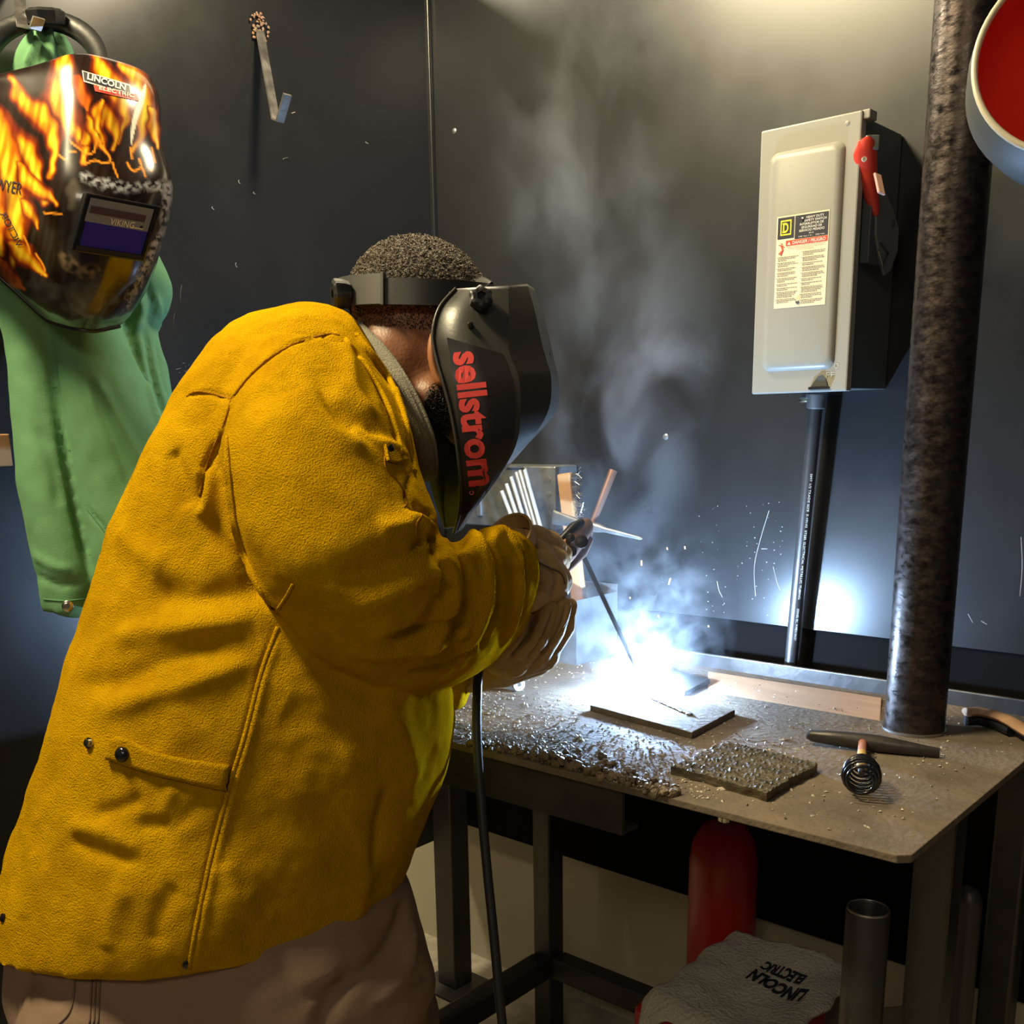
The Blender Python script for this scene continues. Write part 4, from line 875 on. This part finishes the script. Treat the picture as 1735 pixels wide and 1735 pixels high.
S = [  # folds: pixel line, half width, mm
 # armhole and shoulder
 ([(385,680),(372,740),(348,800),(335,860)], 9, -7), ([(345,860),(385,930),(425,985),(460,1030)], 12, -16), ([(385,745),(392,830),(408,920),(440,990),(470,1030)], 10, 7),
 ([(290,760),(300,800),(320,860)], 18, -9), ([(345,790),(352,830),(350,880)], 14, 9), ([(330,860),(370,900),(400,960)], 12, 6),
 ([(560,560),(590,600),(600,660),(640,710)], 14, 6), ([(590,580),(640,650),(665,720),(680,770)], 8, -6), ([(610,580),(655,640),(680,700),(690,760)], 7, 7), ([(630,600),(668,655),(688,705),(697,760)], 4, -6),
 ([(540,620),(560,680),(600,720),(650,740)], 22, -9), ([(520,640),(560,720),(620,760)], 16, 6),
 # upper sleeve creases
 ([(600,720),(640,745),(690,770)], 14, 8), ([(700,800),(690,840),(705,870),(735,870)], 6, -7), ([(700,850),(730,880),(760,905)], 10, -8),
 ([(560,980),(640,960),(720,930),(760,912)], 20, -10), ([(600,1030),(680,1000),(745,960)], 16, 8), ([(640,900),(690,890),(740,890)], 16, 7),
 ([(705,925),(735,905),(755,905)], 6, -6), ([(690,870),(720,900),(735,930)], 8, 8),
 # forearm folds, across the sleeve toward the cuff
 ([(772,905),(790,955),(795,1015),(765,1090)], 10, -15), ([(818,895),(844,945),(848,1015),(818,1095)], 9, -15), ([(798,893),(820,945),(825,1015),(792,1105)], 13, 9), ([(850,890),(874,940),(876,1020),(852,1095)], 12, 9), ([(745,930),(768,975),(765,1040),(720,1110)], 14, 8), ([(866,898),(888,935),(893,1000),(880,1060)], 5, -5),
 ([(735,905),(752,950),(750,1000),(720,1060),(660,1100)], 14, -9), ([(730,960),(745,985),(742,1010)], 5, 8), ([(655,1085),(720,1070),(775,1045),(808,1010)], 9, -9), ([(600,1110),(690,1105),(760,1085),(800,1060)], 11, 7), ([(690,1140),(760,1125),(810,1095)], 8, -7),
 # back and side of the jacket
 ([(250,1000),(320,1010),(400,1000),(440,1000)], 26, -12), ([(190,1080),(270,1070),(350,1060),(430,1050)], 22, 9), ([(130,1160),(210,1150),(300,1110),(400,1090)], 20, -7), ([(170,1210),(260,1180),(350,1150),(430,1120)], 18, 7),
 ([(240,1350),(200,1370),(160,1380)], 14, -6), ([(120,1400),(180,1410),(240,1440)], 16, 6), ([(120,1420),(170,1445),(230,1460)], 12, -5), ([(300,1330),(280,1370),(300,1400)], 14, 5), ([(230,1400),(300,1390),(355,1350)], 14, -5),
 ([(300,1500),(270,1550),(260,1600)], 16, -6), ([(210,1500),(190,1560),(180,1610)], 18, 6), ([(60,1440),(50,1500),(40,1560)], 16, 5),
 ([(200,900),(230,930),(280,960)], 20, 6), ([(480,1200),(560,1230),(640,1260)], 30, -5), ([(610,1400),(620,1480),(600,1560)], 22, 6), ([(660,1330),(640,1400),(630,1470)], 14, -6), ([(470,1500),(430,1560),(420,1620)], 20, -5), ([(380,1460),(400,1520),(440,1560)], 18, 6),
 ([(650,1190),(690,1260),(700,1330)], 24, 6),
 # seams pressed in
 ([(320,668),(352,665),(392,676)], 4, -5), ([(392,676),(420,640),(455,608),(500,580),(560,566)], 4, -5), ([(392,676),(375,730),(352,780),(338,840)], 4, -4),
 ([(470,1060),(440,1140),(415,1240),(385,1340),(350,1480),(318,1640)], 4, -4), ([(481,1062),(451,1142),(426,1242),(396,1342),(361,1482),(330,1640)], 6, 3)]
V = sculpt(V, Fc, S, 1.25)
jb = bvh_of(V, Fc)
jk = mesh_from(V, Fc).build('suede_jacket', K['suede'], body, smooth=180, fix=False); jk['label'] = 'golden yellow suede welding jacket'
def seam(pts, r, m, name='seam', off=0.0, rag=0):
    d = catmull(pts, 8); P = [cast(jb, x, y, off, 1.3)[0] for x, y in d]
    for _ in range(2): P = [P[0]]+[(P[i-1]+2*P[i]+P[i+1])/4 for i in range(1, len(P)-1)]+[P[-1]]
    return MB().tube(P, r, 6).build(name, m, jk, smooth=180)
for s in ([(316,672),(330,664),(352,665),(392,676)], [(392,676),(420,640),(455,608),(500,582),(555,566),(575,568)], [(392,676),(375,730),(352,780),(338,840)]): seam(s, .0016, K['seam'])
seam([(602,566),(650,625),(682,695),(697,770),(702,800)], .0040, K['suede'], 'collar_fold', .0); seam([(586,576),(632,640),(664,705),(680,770)], .0040, K['suede'], 'collar_fold', .0)
seam([(472,1062),(444,1140),(418,1240),(388,1340),(352,1480),(320,1640)], .0030, K['suede'], 'side_seam', .001)
seam([(385,740),(390,800),(402,890),(428,970),(455,1025),(468,1037)], .0022, K['suede'], 'sleeve_seam', .0006)
seam([(468,1037),(485,1012),(497,990)], .0022, K['suede'], 'sleeve_seam', .0006)
seam([(655,758),(652,790),(672,812),(690,845),(684,860)], .0014, K['seam']); seam([(716,872),(705,892),(712,925),(752,905)], .0014, K['seam'])
# strap with snap
st = MB(); rows = []
top_ = catmull([(192,1252),(215,1250),(260,1272),(320,1286),(388,1296)], 6); bot_ = catmull([(183,1286),(210,1296),(255,1310),(318,1326),(380,1338)], 6)
for a, b in zip(top_, bot_): rows.append([cast(jb, *(a*(1-k)+b*k), .006, 1.2)[0] for k in np.linspace(0, 1, 6)])
st.add([p for r in rows for p in r], [(i*6+j, (i+1)*6+j, (i+1)*6+j+1, i*6+j+1) for i in range(len(rows)-1) for j in range(5)])
sp = st.build('adjusting_strap', K['suede'], jk, smooth=60, solid=.005)
p, n_ = cast(jb, 214, 1278, .007, 1.2); MB().lathe(p, n_, [(0,.0085),(.003,.0085),(.0055,.006),(.0065,.002)], 18).build('snap_cap', K['blackgloss'], sp, smooth=60)
p, n_ = cast(jb, 153, 1259, 0, 1.2); MB().lathe(p, n_, [(0,.0065),(.003,.0065),(.003,.0045),(.006,.0045),(.0065,.003)], 16).build('snap_stud', K['chrome'], jk, smooth=40)
for x, y in ((316,1634),(6,1555)):
    p, n_ = cast(jb, x, y, 0, 1.2); MB().lathe(p, n_, [(0,.0050),(.002,.0050),(.003,.003)], 14).build('rivet', K['blackgloss'], jk, smooth=60)
# pocket flap corner on the upper sleeve
pf = [cast(jb, x, y, .005, 1.3)[0] for x, y in ((650,754),(688,776),(668,784),(654,782))]; MB().add(pf, [(0,1,2,3)]).build('pocket_flap', K['suede'], jk, solid=.004)
p, n_ = cast(jb, 656, 762, .006, 1.3); MB().lathe(p, n_, [(0,.004),(.002,.004),(.003,.002)], 10).build('flap_snap', K['blackgloss'], jk, smooth=60)
# loose front edge of the jacket, an open flap below the arm
mb = MB(); fe = catmull([(750,1165),(762,1240),(752,1300),(722,1390),(684,1480),(664,1545)], 8)
rows = []
for x, y in fe: rows.append([A3(x-22, y, 1.33), A3(x-4, y, 1.36), A3(x+1, y+2, 1.42)])
mb.add([p for r in rows for p in r], [(i*3+j, (i+1)*3+j, (i+1)*3+j+1, i*3+j+1) for i in range(len(rows)-1) for j in range(2)])
mb.build('front_edge', K['suede'], jk, smooth=180, solid=.004)

# ---------------------------------------------------------------- trousers and boots
mb = MB()
mb.loft(limb([((40,1430),(640,1420),1.37,.17),((25,1560),(690,1500),1.37,.18),((22,1640),(720,1600),1.37,.185),((34,1715),(742,1680),1.37,.185),((90,1765),(690,1740),1.37,.165)], 36, 4))
for hip, ft, r0 in ((A3(222,1745,1.30), footN, .135), (A3(560,1735,1.43), footF, .150)):
    kn = (hip+ft)/2+np.array([.02,.04,-.02]); mb.capsule(hip, r0, kn, .092); mb.capsule(kn, .090, ft+[0,0,.02], .072)
V, Fc, E_ = remesh(mb, .007, 5); V = wrinkle(V, Fc, 9, .008, 6.1); V = wrinkle(V, Fc, 26, .003, 2.1)
V = sculpt(V, Fc, [([(690,1520),(660,1600),(600,1660),(520,1690)], 14, -10), ([(700,1560),(690,1640),(640,1700)], 12, 8), ([(600,1640),(560,1700),(540,1735)], 14, -8), ([(40,1660),(80,1680),(110,1690)], 10, -6), ([(730,1650),(690,1690),(640,1710)], 7, -6)], 1.3)
pb_ = bvh_of(V, Fc); pn = mesh_from(V, Fc).build('trousers', K['pants'], body, smooth=180, fix=False)
def pseam(pts, r=.0015):
    P = [cast(pb_, x, y, .0005, 1.25)[0] for x, y in catmull(pts, 6)]; MB().tube(P, r, 6).build('seam', mat('trouser_seam', (.17,.11,.08), .9), pn, smooth=180)
for dx in (0, 7, 14): pseam([(158+dx,1622),(155+dx,1680),(152+dx,1735)], .0012)
pseam([(128,1620),(126,1680),(118,1715),(100,1735)])
for ft in (footN, footF):
    mb = MB(); d = np.array([.45,.89,0]); mb.capsule(ft*[1,1,0]+[0,0,.055]-d*.03, .055, ft*[1,1,0]+[0,0,.050]+d*.17, .046); mb.capsule(ft*[1,1,0]+[0,0,.06], .056, ft*[1,1,0]+[0,0,.17], .055)
    V, Fc, E_ = remesh(mb, .008, 3); V[:, 2] = np.maximum(V[:, 2], .001); mesh_from(V, Fc).build('boot', mat('boot_leather', (.05,.03,.02), .5), body, smooth=180, fix=False)

# ---------------------------------------------------------------- gloves
def chain(mb, pts, rs):
    for i in range(len(pts)-1): mb.capsule(A3(*pts[i]), rs[i], A3(*pts[i+1]), rs[i+1], 12)
mb = MB()
chain(mb, [(880,985,1.44),(915,985,1.49)], [.046,.038])                         # wrist and heel of the hand
chain(mb, [(900,950,1.465),(922,990,1.475)], [.034,.036]); chain(mb, [(905,1000,1.47),(935,985,1.49)], [.034,.030])
chain(mb, [(878,915,1.45),(905,912,1.48),(930,920,1.52),(952,938,1.55)], [.018,.020,.018,.015])   # thumb along the holder
for k, (x, y) in enumerate(((945,950),(942,972),(934,994),(922,1012))):         # fingers closing round the handle
    chain(mb, [(x-22,y-2,1.485),(x-4,y-4,1.50),(x+4,y+2,1.535),(x-6,y+8,1.56),(x-20,y+6,1.56)], [.019,.0165,.016,.015,.014])
V, Fc, E_ = remesh(mb, .0026, 3); V = wrinkle(V, Fc, 45, .0022, 7.7); V = wrinkle(V, Fc, 120, .0007, 1.1)
V = sculpt(V, Fc, [([(885,1000),(910,985),(935,990)], 3, -3), ([(890,1012),(915,1000),(930,1004)], 3, 3), ([(880,965),(915,958),(948,975)], 2.5, -3), ([(884,950),(905,930),(930,930)], 4, -3)], 1.47)
gr = mesh_from(V, Fc).build('glove', K['glove'], body, smooth=180, fix=False); gr['label'] = 'tan leather glove gripping the electrode holder'
grb = bvh_of(V, Fc)
MB().tube([cast(grb, x, y, .0008, 1.47)[0] for x, y in catmull([(882,958),(905,952),(930,962),(950,972),(957,990)], 6)], .0013, 6).build('seam', mat('glove_seam', (.10,.06,.03), .8), gr)
MB().lathe(A3(876,925,1.435), A3(876,925,1.435)-A3(905,960,1.47), [(0,.030),(.024,.037),(.026,.037),(.026,.034),(.004,.028)], 24, caps=(True,False)).build('gauntlet_cuff', K['glove'], gr, smooth=50)
mb = MB()
chain(mb, [(800,1135,1.56),(850,1122,1.54),(905,1108,1.53)], [.036,.038,.034])
chain(mb, [(845,1122,1.47),(872,1092,1.445),(890,1052,1.45)], [.020,.0185,.015])
chain(mb, [(872,1122,1.47),(908,1078,1.450),(928,1030,1.46)], [.021,.0190,.015])
chain(mb, [(905,1115,1.49),(938,1068,1.475),(952,1028,1.475)], [.020,.0175,.0145])
chain(mb, [(925,1108,1.52),(956,1062,1.50),(963,1028,1.50)], [.018,.016,.013])
chain(mb, [(870,1120,1.50),(920,1110,1.51)], [.028,.024])
chain(mb, [(900,1090,1.57),(925,1060,1.59),(935,1035,1.60)], [.022,.019,.016])
V, Fc, E_ = remesh(mb, .0026, 2); V = wrinkle(V, Fc, 45, .0016, 3.7)
V = sculpt(V, Fc, [([(862,1118),(890,1085),(908,1040)], 4, -8), ([(893,1120),(922,1080),(942,1030)], 4, -8), ([(918,1110),(948,1065),(958,1030)], 3.5, -6)], 1.47)
gl = mesh_from(V, Fc).build('glove', K['glove'], body, smooth=180, fix=False); gl['label'] = 'tan leather glove cupped beneath the other hand'
glb = bvh_of(V, Fc)
for s in ([(868,1112),(897,1075),(908,1040)], [(915,1108),(940,1070),(957,1022)], [(935,1092),(958,1055),(968,1024)]):
    MB().tube([cast(glb, x, y, .0006, 1.47)[0] for x, y in catmull(s, 6)], .0011, 6).build('seam', mat('glove_seam_light', (.30,.2,.1), .8), gl)

# ---------------------------------------------------------------- electrode holder
eh = empty('electrode_holder', at(960,950,1.57), 'brown electrode holder gripped in the glove with welding cable hanging below', 'electrode holder')
j0, j1 = at(945,948,1.56), at(997,888,1.63); d = (j1-j0)/np.linalg.norm(j1-j0)
MB().tube([at(880,1000,1.50), at(920,972,1.535), j0], [.013,.014,.014], 12).build('handle', K['rubber'], eh, smooth=60)
MB().tube([j0-d*.005, j0+d*.012, j0+d*.035, j1-d*.012, j1], [.013,.019,.020,.017,.011], 14, flat=.75, side=UP).build('jaw_body', K['copper'], eh, smooth=50)
jo = MB().tube([at(938,985,1.56), at(962,962,1.58), at(988,935,1.61), at(1000,912,1.62)], [.006,.007,.009,.007], 10, flat=.6, side=UP).build('lower_jaw', K['copper'], eh, smooth=50)
for x, y, r in ((966,912,.007),(985,918,.010),(968,935,.008)): MB().lathe(at(x, y, 1.565), -FW, [(0,r),(.004,r),(.006,r*.6)], 14).build('jaw_bolt', K['steel_dark'], eh, smooth=40)
MB().tube([at(950,915,1.57), at(972,893,1.59), at(986,884,1.60)], [.006,.008,.006], 8).build('spring_lever', K['black'], eh, smooth=60)
e0 = at(983,930,1.605); e1 = ARC+np.array([-.003,0,.006])
MB().tube([e0, e0*.3+e1*.7, e1], .0036, 10).build('electrode', K['rodburn'], eh, smooth=60)
cb_pts = [(905,1010,1.52),(850,1080,1.47),(815,1125,1.45),(808,1190,1.43),(809,1270,1.42),(817,1380,1.415),(826,1480,1.41),(838,1600,1.40),(851,1735,1.39),(870,1900,1.38)]
cw = catmull([at(*p) for p in cb_pts]+[np.array([-.80,.80,.012]), np.array([-.60,.70,.012])], 8)
MB().tube(cw, .0066, 10).build('welding_cable', K['rubber'], eh, smooth=80)

# ---------------------------------------------------------------- helmet on the welder's head
W0 = 1.465
stn = [[(772,489,.122),(820,486,.122),(862,484,.115),(893,481,.078),(905,488,0)],
 [(744,522,.130),(806,524,.130),(862,532,.122),(906,526,.084),(921,535,0)],
 [(733,567,.134),(802,575,.134),(862,588,.126),(917,577,.086),(933,583,0)],
 [(740,610,.135),(808,612,.135),(870,615,.127),(926,610,.087),(940,615,0)],
 [(750,645,.135),(818,645,.135),(880,645,.127),(934,642,.086),(947,648,0)],
 [(764,698,.130),(824,699,.130),(882,700,.120),(930,693,.080),(944,692,0)],
 [(775,760,.120),(826,760,.120),(874,755,.108),(902,742,.070),(914,732,0)],
 [(781,828,.098),(812,824,.098),(842,812,.088),(856,797,.056),(864,784,0)],
 [(778,872,.070),(794,868,.070),(808,858,.062),(816,848,.040),(822,838,0)],
 [(769,903,.030),(773,903,.030),(777,901,.027),(782,898,.018),(786,893,0)]]
hz = AWAY*.966-RT*.26
near = [[at(x, y, W0-l) for x, y, l in r] for r in stn]
full = [r+[p+hz*2*l for p, (x, y, l) in list(zip(r, s))[-2::-1]] for r, s in zip(near, stn)]
G = np.array(full); Gd = catmull(G, 5); k = G.shape[1]
hm = MB(); hm.add(Gd.reshape(-1, 3), [(i*k+j, (i+1)*k+j, (i+1)*k+j+1, i*k+j+1) for i in range(len(Gd)-1) for j in range(k-1)])
t0_, b0_ = list(range(k)), [p for p in Gd[0]]
hm.add([p for p in Gd[0]], [(1,2,6,7),(0,1,7,8),(2,3,5,6),(3,4,5)])
wh = empty('welding_helmet', at(820,900,W0), 'black welding helmet with red lettering worn by the welder', 'welding helmet')
hv_, hf_ = np.array(hm.v), list(hm.f)
ho = hm.build('shell', K['helmet'], wh, smooth=14, solid=.003, bevel=0)
wb = bvh_of(hv_, hf_)
# rolled rim along the back edge
MB().tube([at(x, y, W0-l) for x, y, l in catmull([r[0] for r in stn], 6)], .0024, 8).build('rim', K['helmet'], wh, smooth=60)
# dark logo panel
pn_ = patch_px([(756,570),(852,598),(858,602),(760,575)], wb, .0006, 2, 10)
rowsP = [((757,572),(852,600)),((763,610),(862,625)),((768,650),(870,660)),((775,700),(873,710)),((780,750),(868,750)),((784,800),(848,802)),((784,840),(828,838)),((780,872),(800,866))]
mbp = MB(); rr = [[cast(wb, *(np.array(a)*(1-q)+np.array(b)*q), .0008, 1.34)[0] for q in np.linspace(0, 1, 12)] for a, b in catmull(np.array(rowsP, float), 4)]
mbp.add([p for r in rr for p in r], [(i*12+j, (i+1)*12+j, (i+1)*12+j+1, i*12+j+1) for i in range(len(rr)-1) for j in range(11)])
lp_ = mbp.build('logo_panel', K['helmetpanel'], wh, smooth=180)
text_px('lettering', 'sellstrom', (769,598), (28,226), (46,-5), wb, .0016, K['logo'], lp_, .035)
MB().lathe(cast(wb, 799, 834, .0016, 1.34)[0], -FW, [(0,.003),(.0005,.003),(.0005,.002)], 12, caps=(False,False)).build('lettering_dot', K['logo'], lp_)
# front lens window, seen from outside at the far side
fwd = (full[4][4]-full[4][2]); 
a_, b_ = np.array(full[2][4]), np.array(full[5][4]); fn = np.cross(b_-a_, hz); fn /= np.linalg.norm(fn)
if fn@RT < 0: fn = -fn
MB().obox((a_+b_)/2-fn*.014, hz*.03, (b_-a_)*.36, fn*.003).build('lens_window', K['blackgloss'], wh, bevel=.002)
# pivot knob and peg
kp, kn_ = cast(wb, 812, 513, 0, 1.34)
kb = MB().lathe(kp, kn_, [(0,.011),(.006,.011),(.006,.0145),(.016,.0145),(.018,.012),(.018,.006),(.015,.005)], 28, lobes=6, amp=.09).build('pivot_knob', K['black'], wh, smooth=40)
p, n_ = cast(wb, 797, 553, 0, 1.34); MB().lathe(p, n_, [(0,.0038),(.006,.0038),(.008,.002)], 12).build('angle_peg', K['blackgloss'], wh, smooth=40)
# headgear: band, rear cover, ratchet knob, crown strap
hb_ = []
ea, eb = A3(578,500,1.465), A3(838,506,1.465); ec_ = (ea+eb)/2; ax_ = (eb-ea)/2
for i in range(61):
    q = 2*math.pi*i/60; hb_.append(ec_+ax_*math.cos(q)-FW*.092*math.sin(q)-UP*.026*math.sin(q))
def band(pts, h, th, name, m):
    mb = MB(); cn_ = ec_; rg = []
    for p in pts:
        o_ = (p-cn_); o_ = o_-UP*(o_@UP); o_ /= np.linalg.norm(o_); rg.append([p+UP*h+o_*th, p-UP*h+o_*th, p-UP*h-o_*th, p+UP*h-o_*th])
    return mb.loft(rg).build(name, m, wh, smooth=60)
band(hb_[:60], .0175, .0012, 'headband', K['black'])
rc = [ec_+ax_*1.02*math.cos(q)-FW*.095*math.sin(q)-UP*.024*math.sin(q) for q in np.linspace(math.radians(186), math.radians(112), 16)]
band(rc, .0200, .0030, 'rear_cover', mat('charcoal_plastic', (.06,.06,.058), .4))
band([rc[-1], rc[-1]+(rc[-1]-rc[-2])*.4], .0215, .0042, 'cover_edge', K['helmet'])
kd = -RT*.93-FW*.30-UP*.12
MB().lathe(A3(592,499,1.405), kd, [(0,.016),(.008,.0185),(.016,.0195),(.020,.0195),(.023,.016),(.023,.007),(.018,.007)], 28, lobes=7, amp=.07).build('ratchet_knob', K['black'], wh, smooth=40)
cr_ = [hc+hu*.076*math.cos(q)+hs*.066*math.sin(q)+hf*.070 for q in np.linspace(-1.35, 1.35, 24)]
MB().tube(cr_, .010, 8, flat=.12, side=hf).build('crown_strap', mat('clear_strap', (.10,.10,.09), .25), wh, smooth=60)

# ---------------------------------------------------------------- arc, sparks, smoke
ar = MB(); ar.ball(ARC+[0,0,.004], (.009,.009,.009), 8); o = ar.build('welding_arc', emit('arc_plasma', (.72,.85,1.0), 300), smooth=180)
tag(o, 'blinding white welding arc at the tip of the electrode', 'arc')
mb = MB()
for x, y, dx, dy in ((1130,928,1,3),(1160,926,1,4),(1087,950,0,8),(1136,980,-3,10),(1115,1043,1,3),(1067,1012,1,2),(1108,1072,1,7),(1100,1105,2,2),(1200,1060,1,2)):
    p = at(x, y, 1.66); q = at(x+dx, y+dy, 1.66); mb.tube([p, q], .0007, 5)
o = mb.build('sparks', emit('spark', (1.0,.55,.18), 14)); tag(o, 'small glowing orange sparks flying above the weld', 'sparks', kind='stuff')
def smoke(name, mb, label, dens, scale, thr, color, aniso=.0, falloff=None, warp=1.2, off=0.0, stretch=(1,1,1)):
    m = bpy.data.materials.new(name); m.use_nodes = True; nt = m.node_tree; N, L = nt.nodes, nt.links
    for n in list(N):
        if n.type != 'OUTPUT_MATERIAL': N.remove(n)
    out = N['Material Output']; vs_ = N.new('ShaderNodeVolumePrincipled'); vs_.inputs['Color'].default_value = (*color, 1); vs_.inputs['Anisotropy'].default_value = aniso
    tc = N.new('ShaderNodeTexCoord'); mp = N.new('ShaderNodeMapping'); mp.inputs['Location'].default_value = (off, off*.7, off*.3); mp.inputs['Scale'].default_value = stretch
    L.new(tc.outputs['Object'], mp.inputs['Vector'])
    w = N.new('ShaderNodeTexNoise'); w.inputs['Scale'].default_value = scale*.45; w.inputs['Detail'].default_value = 2; L.new(mp.outputs[0], w.inputs['Vector'])
    sub = N.new('ShaderNodeVectorMath'); sub.operation = 'SUBTRACT'; L.new(w.outputs['Color'], sub.inputs[0]); sub.inputs[1].default_value = (.5,.5,.5)
    sc = N.new('ShaderNodeVectorMath'); sc.operation = 'SCALE'; L.new(sub.outputs[0], sc.inputs[0]); sc.inputs['Scale'].default_value = warp/scale
    ad = N.new('ShaderNodeVectorMath'); ad.operation = 'ADD'; L.new(mp.outputs[0], ad.inputs[0]); L.new(sc.outputs[0], ad.inputs[1])
    n1 = N.new('ShaderNodeTexNoise'); n1.inputs['Scale'].default_value = scale; n1.inputs['Detail'].default_value = 4; n1.inputs['Roughness'].default_value = .55; L.new(ad.outputs[0], n1.inputs['Vector'])
    r = N.new('ShaderNodeMapRange'); r.inputs[1].default_value = thr; r.inputs[2].default_value = thr+.25; r.inputs[3].default_value = 0; r.inputs[4].default_value = dens; L.new(n1.outputs['Fac'], r.inputs[0])
    last = r.outputs[0]
    for kind, c, rad, pw in (falloff or []):
        vm = N.new('ShaderNodeVectorMath'); vm.operation = 'SUBTRACT'; L.new(tc.outputs['Object'], vm.inputs[0]); vm.inputs[1].default_value = c
        dv_ = N.new('ShaderNodeVectorMath'); dv_.operation = 'DIVIDE'; L.new(vm.outputs[0], dv_.inputs[0]); dv_.inputs[1].default_value = rad
        ln = N.new('ShaderNodeVectorMath'); ln.operation = 'LENGTH'; L.new(dv_.outputs[0], ln.inputs[0])
        rr_ = N.new('ShaderNodeMapRange'); rr_.inputs[1].default_value = 1.0; rr_.inputs[2].default_value = pw; rr_.inputs[3].default_value = 0; rr_.inputs[4].default_value = 1; L.new(ln.outputs['Value'], rr_.inputs[0])
        mu = N.new('ShaderNodeMath'); mu.operation = 'MULTIPLY'; L.new(last, mu.inputs[0]); L.new(rr_.outputs[0], mu.inputs[1]); last = mu.outputs[0]
    L.new(last, vs_.inputs['Density']); L.new(vs_.outputs[0], out.inputs['Volume'])
    o = mb.build(name, m, origin=(0,0,0), smooth=180); tag(o, label, 'smoke', kind='stuff'); return o
# dense fume rolling off the arc
c1 = ARC+np.array([-.005,.01,.10])
mb = MB().ball(c1, (.16,.16,.23), 12)
smoke('weld_smoke', mb, 'bright curling smoke rolling off the welding arc', 2.8, 26, .47, (.92,.95,1.0), .2, [('s', tuple(c1), (.155,.155,.225), .25)], 1.6)
mb = MB().ball(ARC+[-.01,0,.02], (.060,.060,.045), 10)
smoke('arc_smoke', mb, 'dense glowing puff of smoke around the welding arc', 7, 40, .40, (.95,.97,1.0), .1, [('s', tuple(ARC+[-.01,0,.02]), (.058,.058,.043), .3)], 1.4)
# thin drifting smoke higher up, in front of the back wall
for i, (x, y, w, rx, ry, rz, dn, lab) in enumerate(((1060,640,1.70,.20,.09,.30,5.0,'pale smoke drifting up above the glowing weld'), (990,250,1.72,.26,.09,.30,3.0,'thin smoke drifting in front of the upper back wall'), (960,860,1.62,.14,.10,.16,3.0,'bluish haze of smoke around the rods and gloves'))):
    c = at(x, y, w); mb = MB().ball(c, (rx,ry,rz), 10)
    smoke('drifting_smoke', mb, lab, dn, 8.5, .47, (.80,.88,1.0), 0, [('s', tuple(c), (rx*.98,ry*.98,rz*.98), .2)], 2.0, 3.3+i, (1,1,.6))
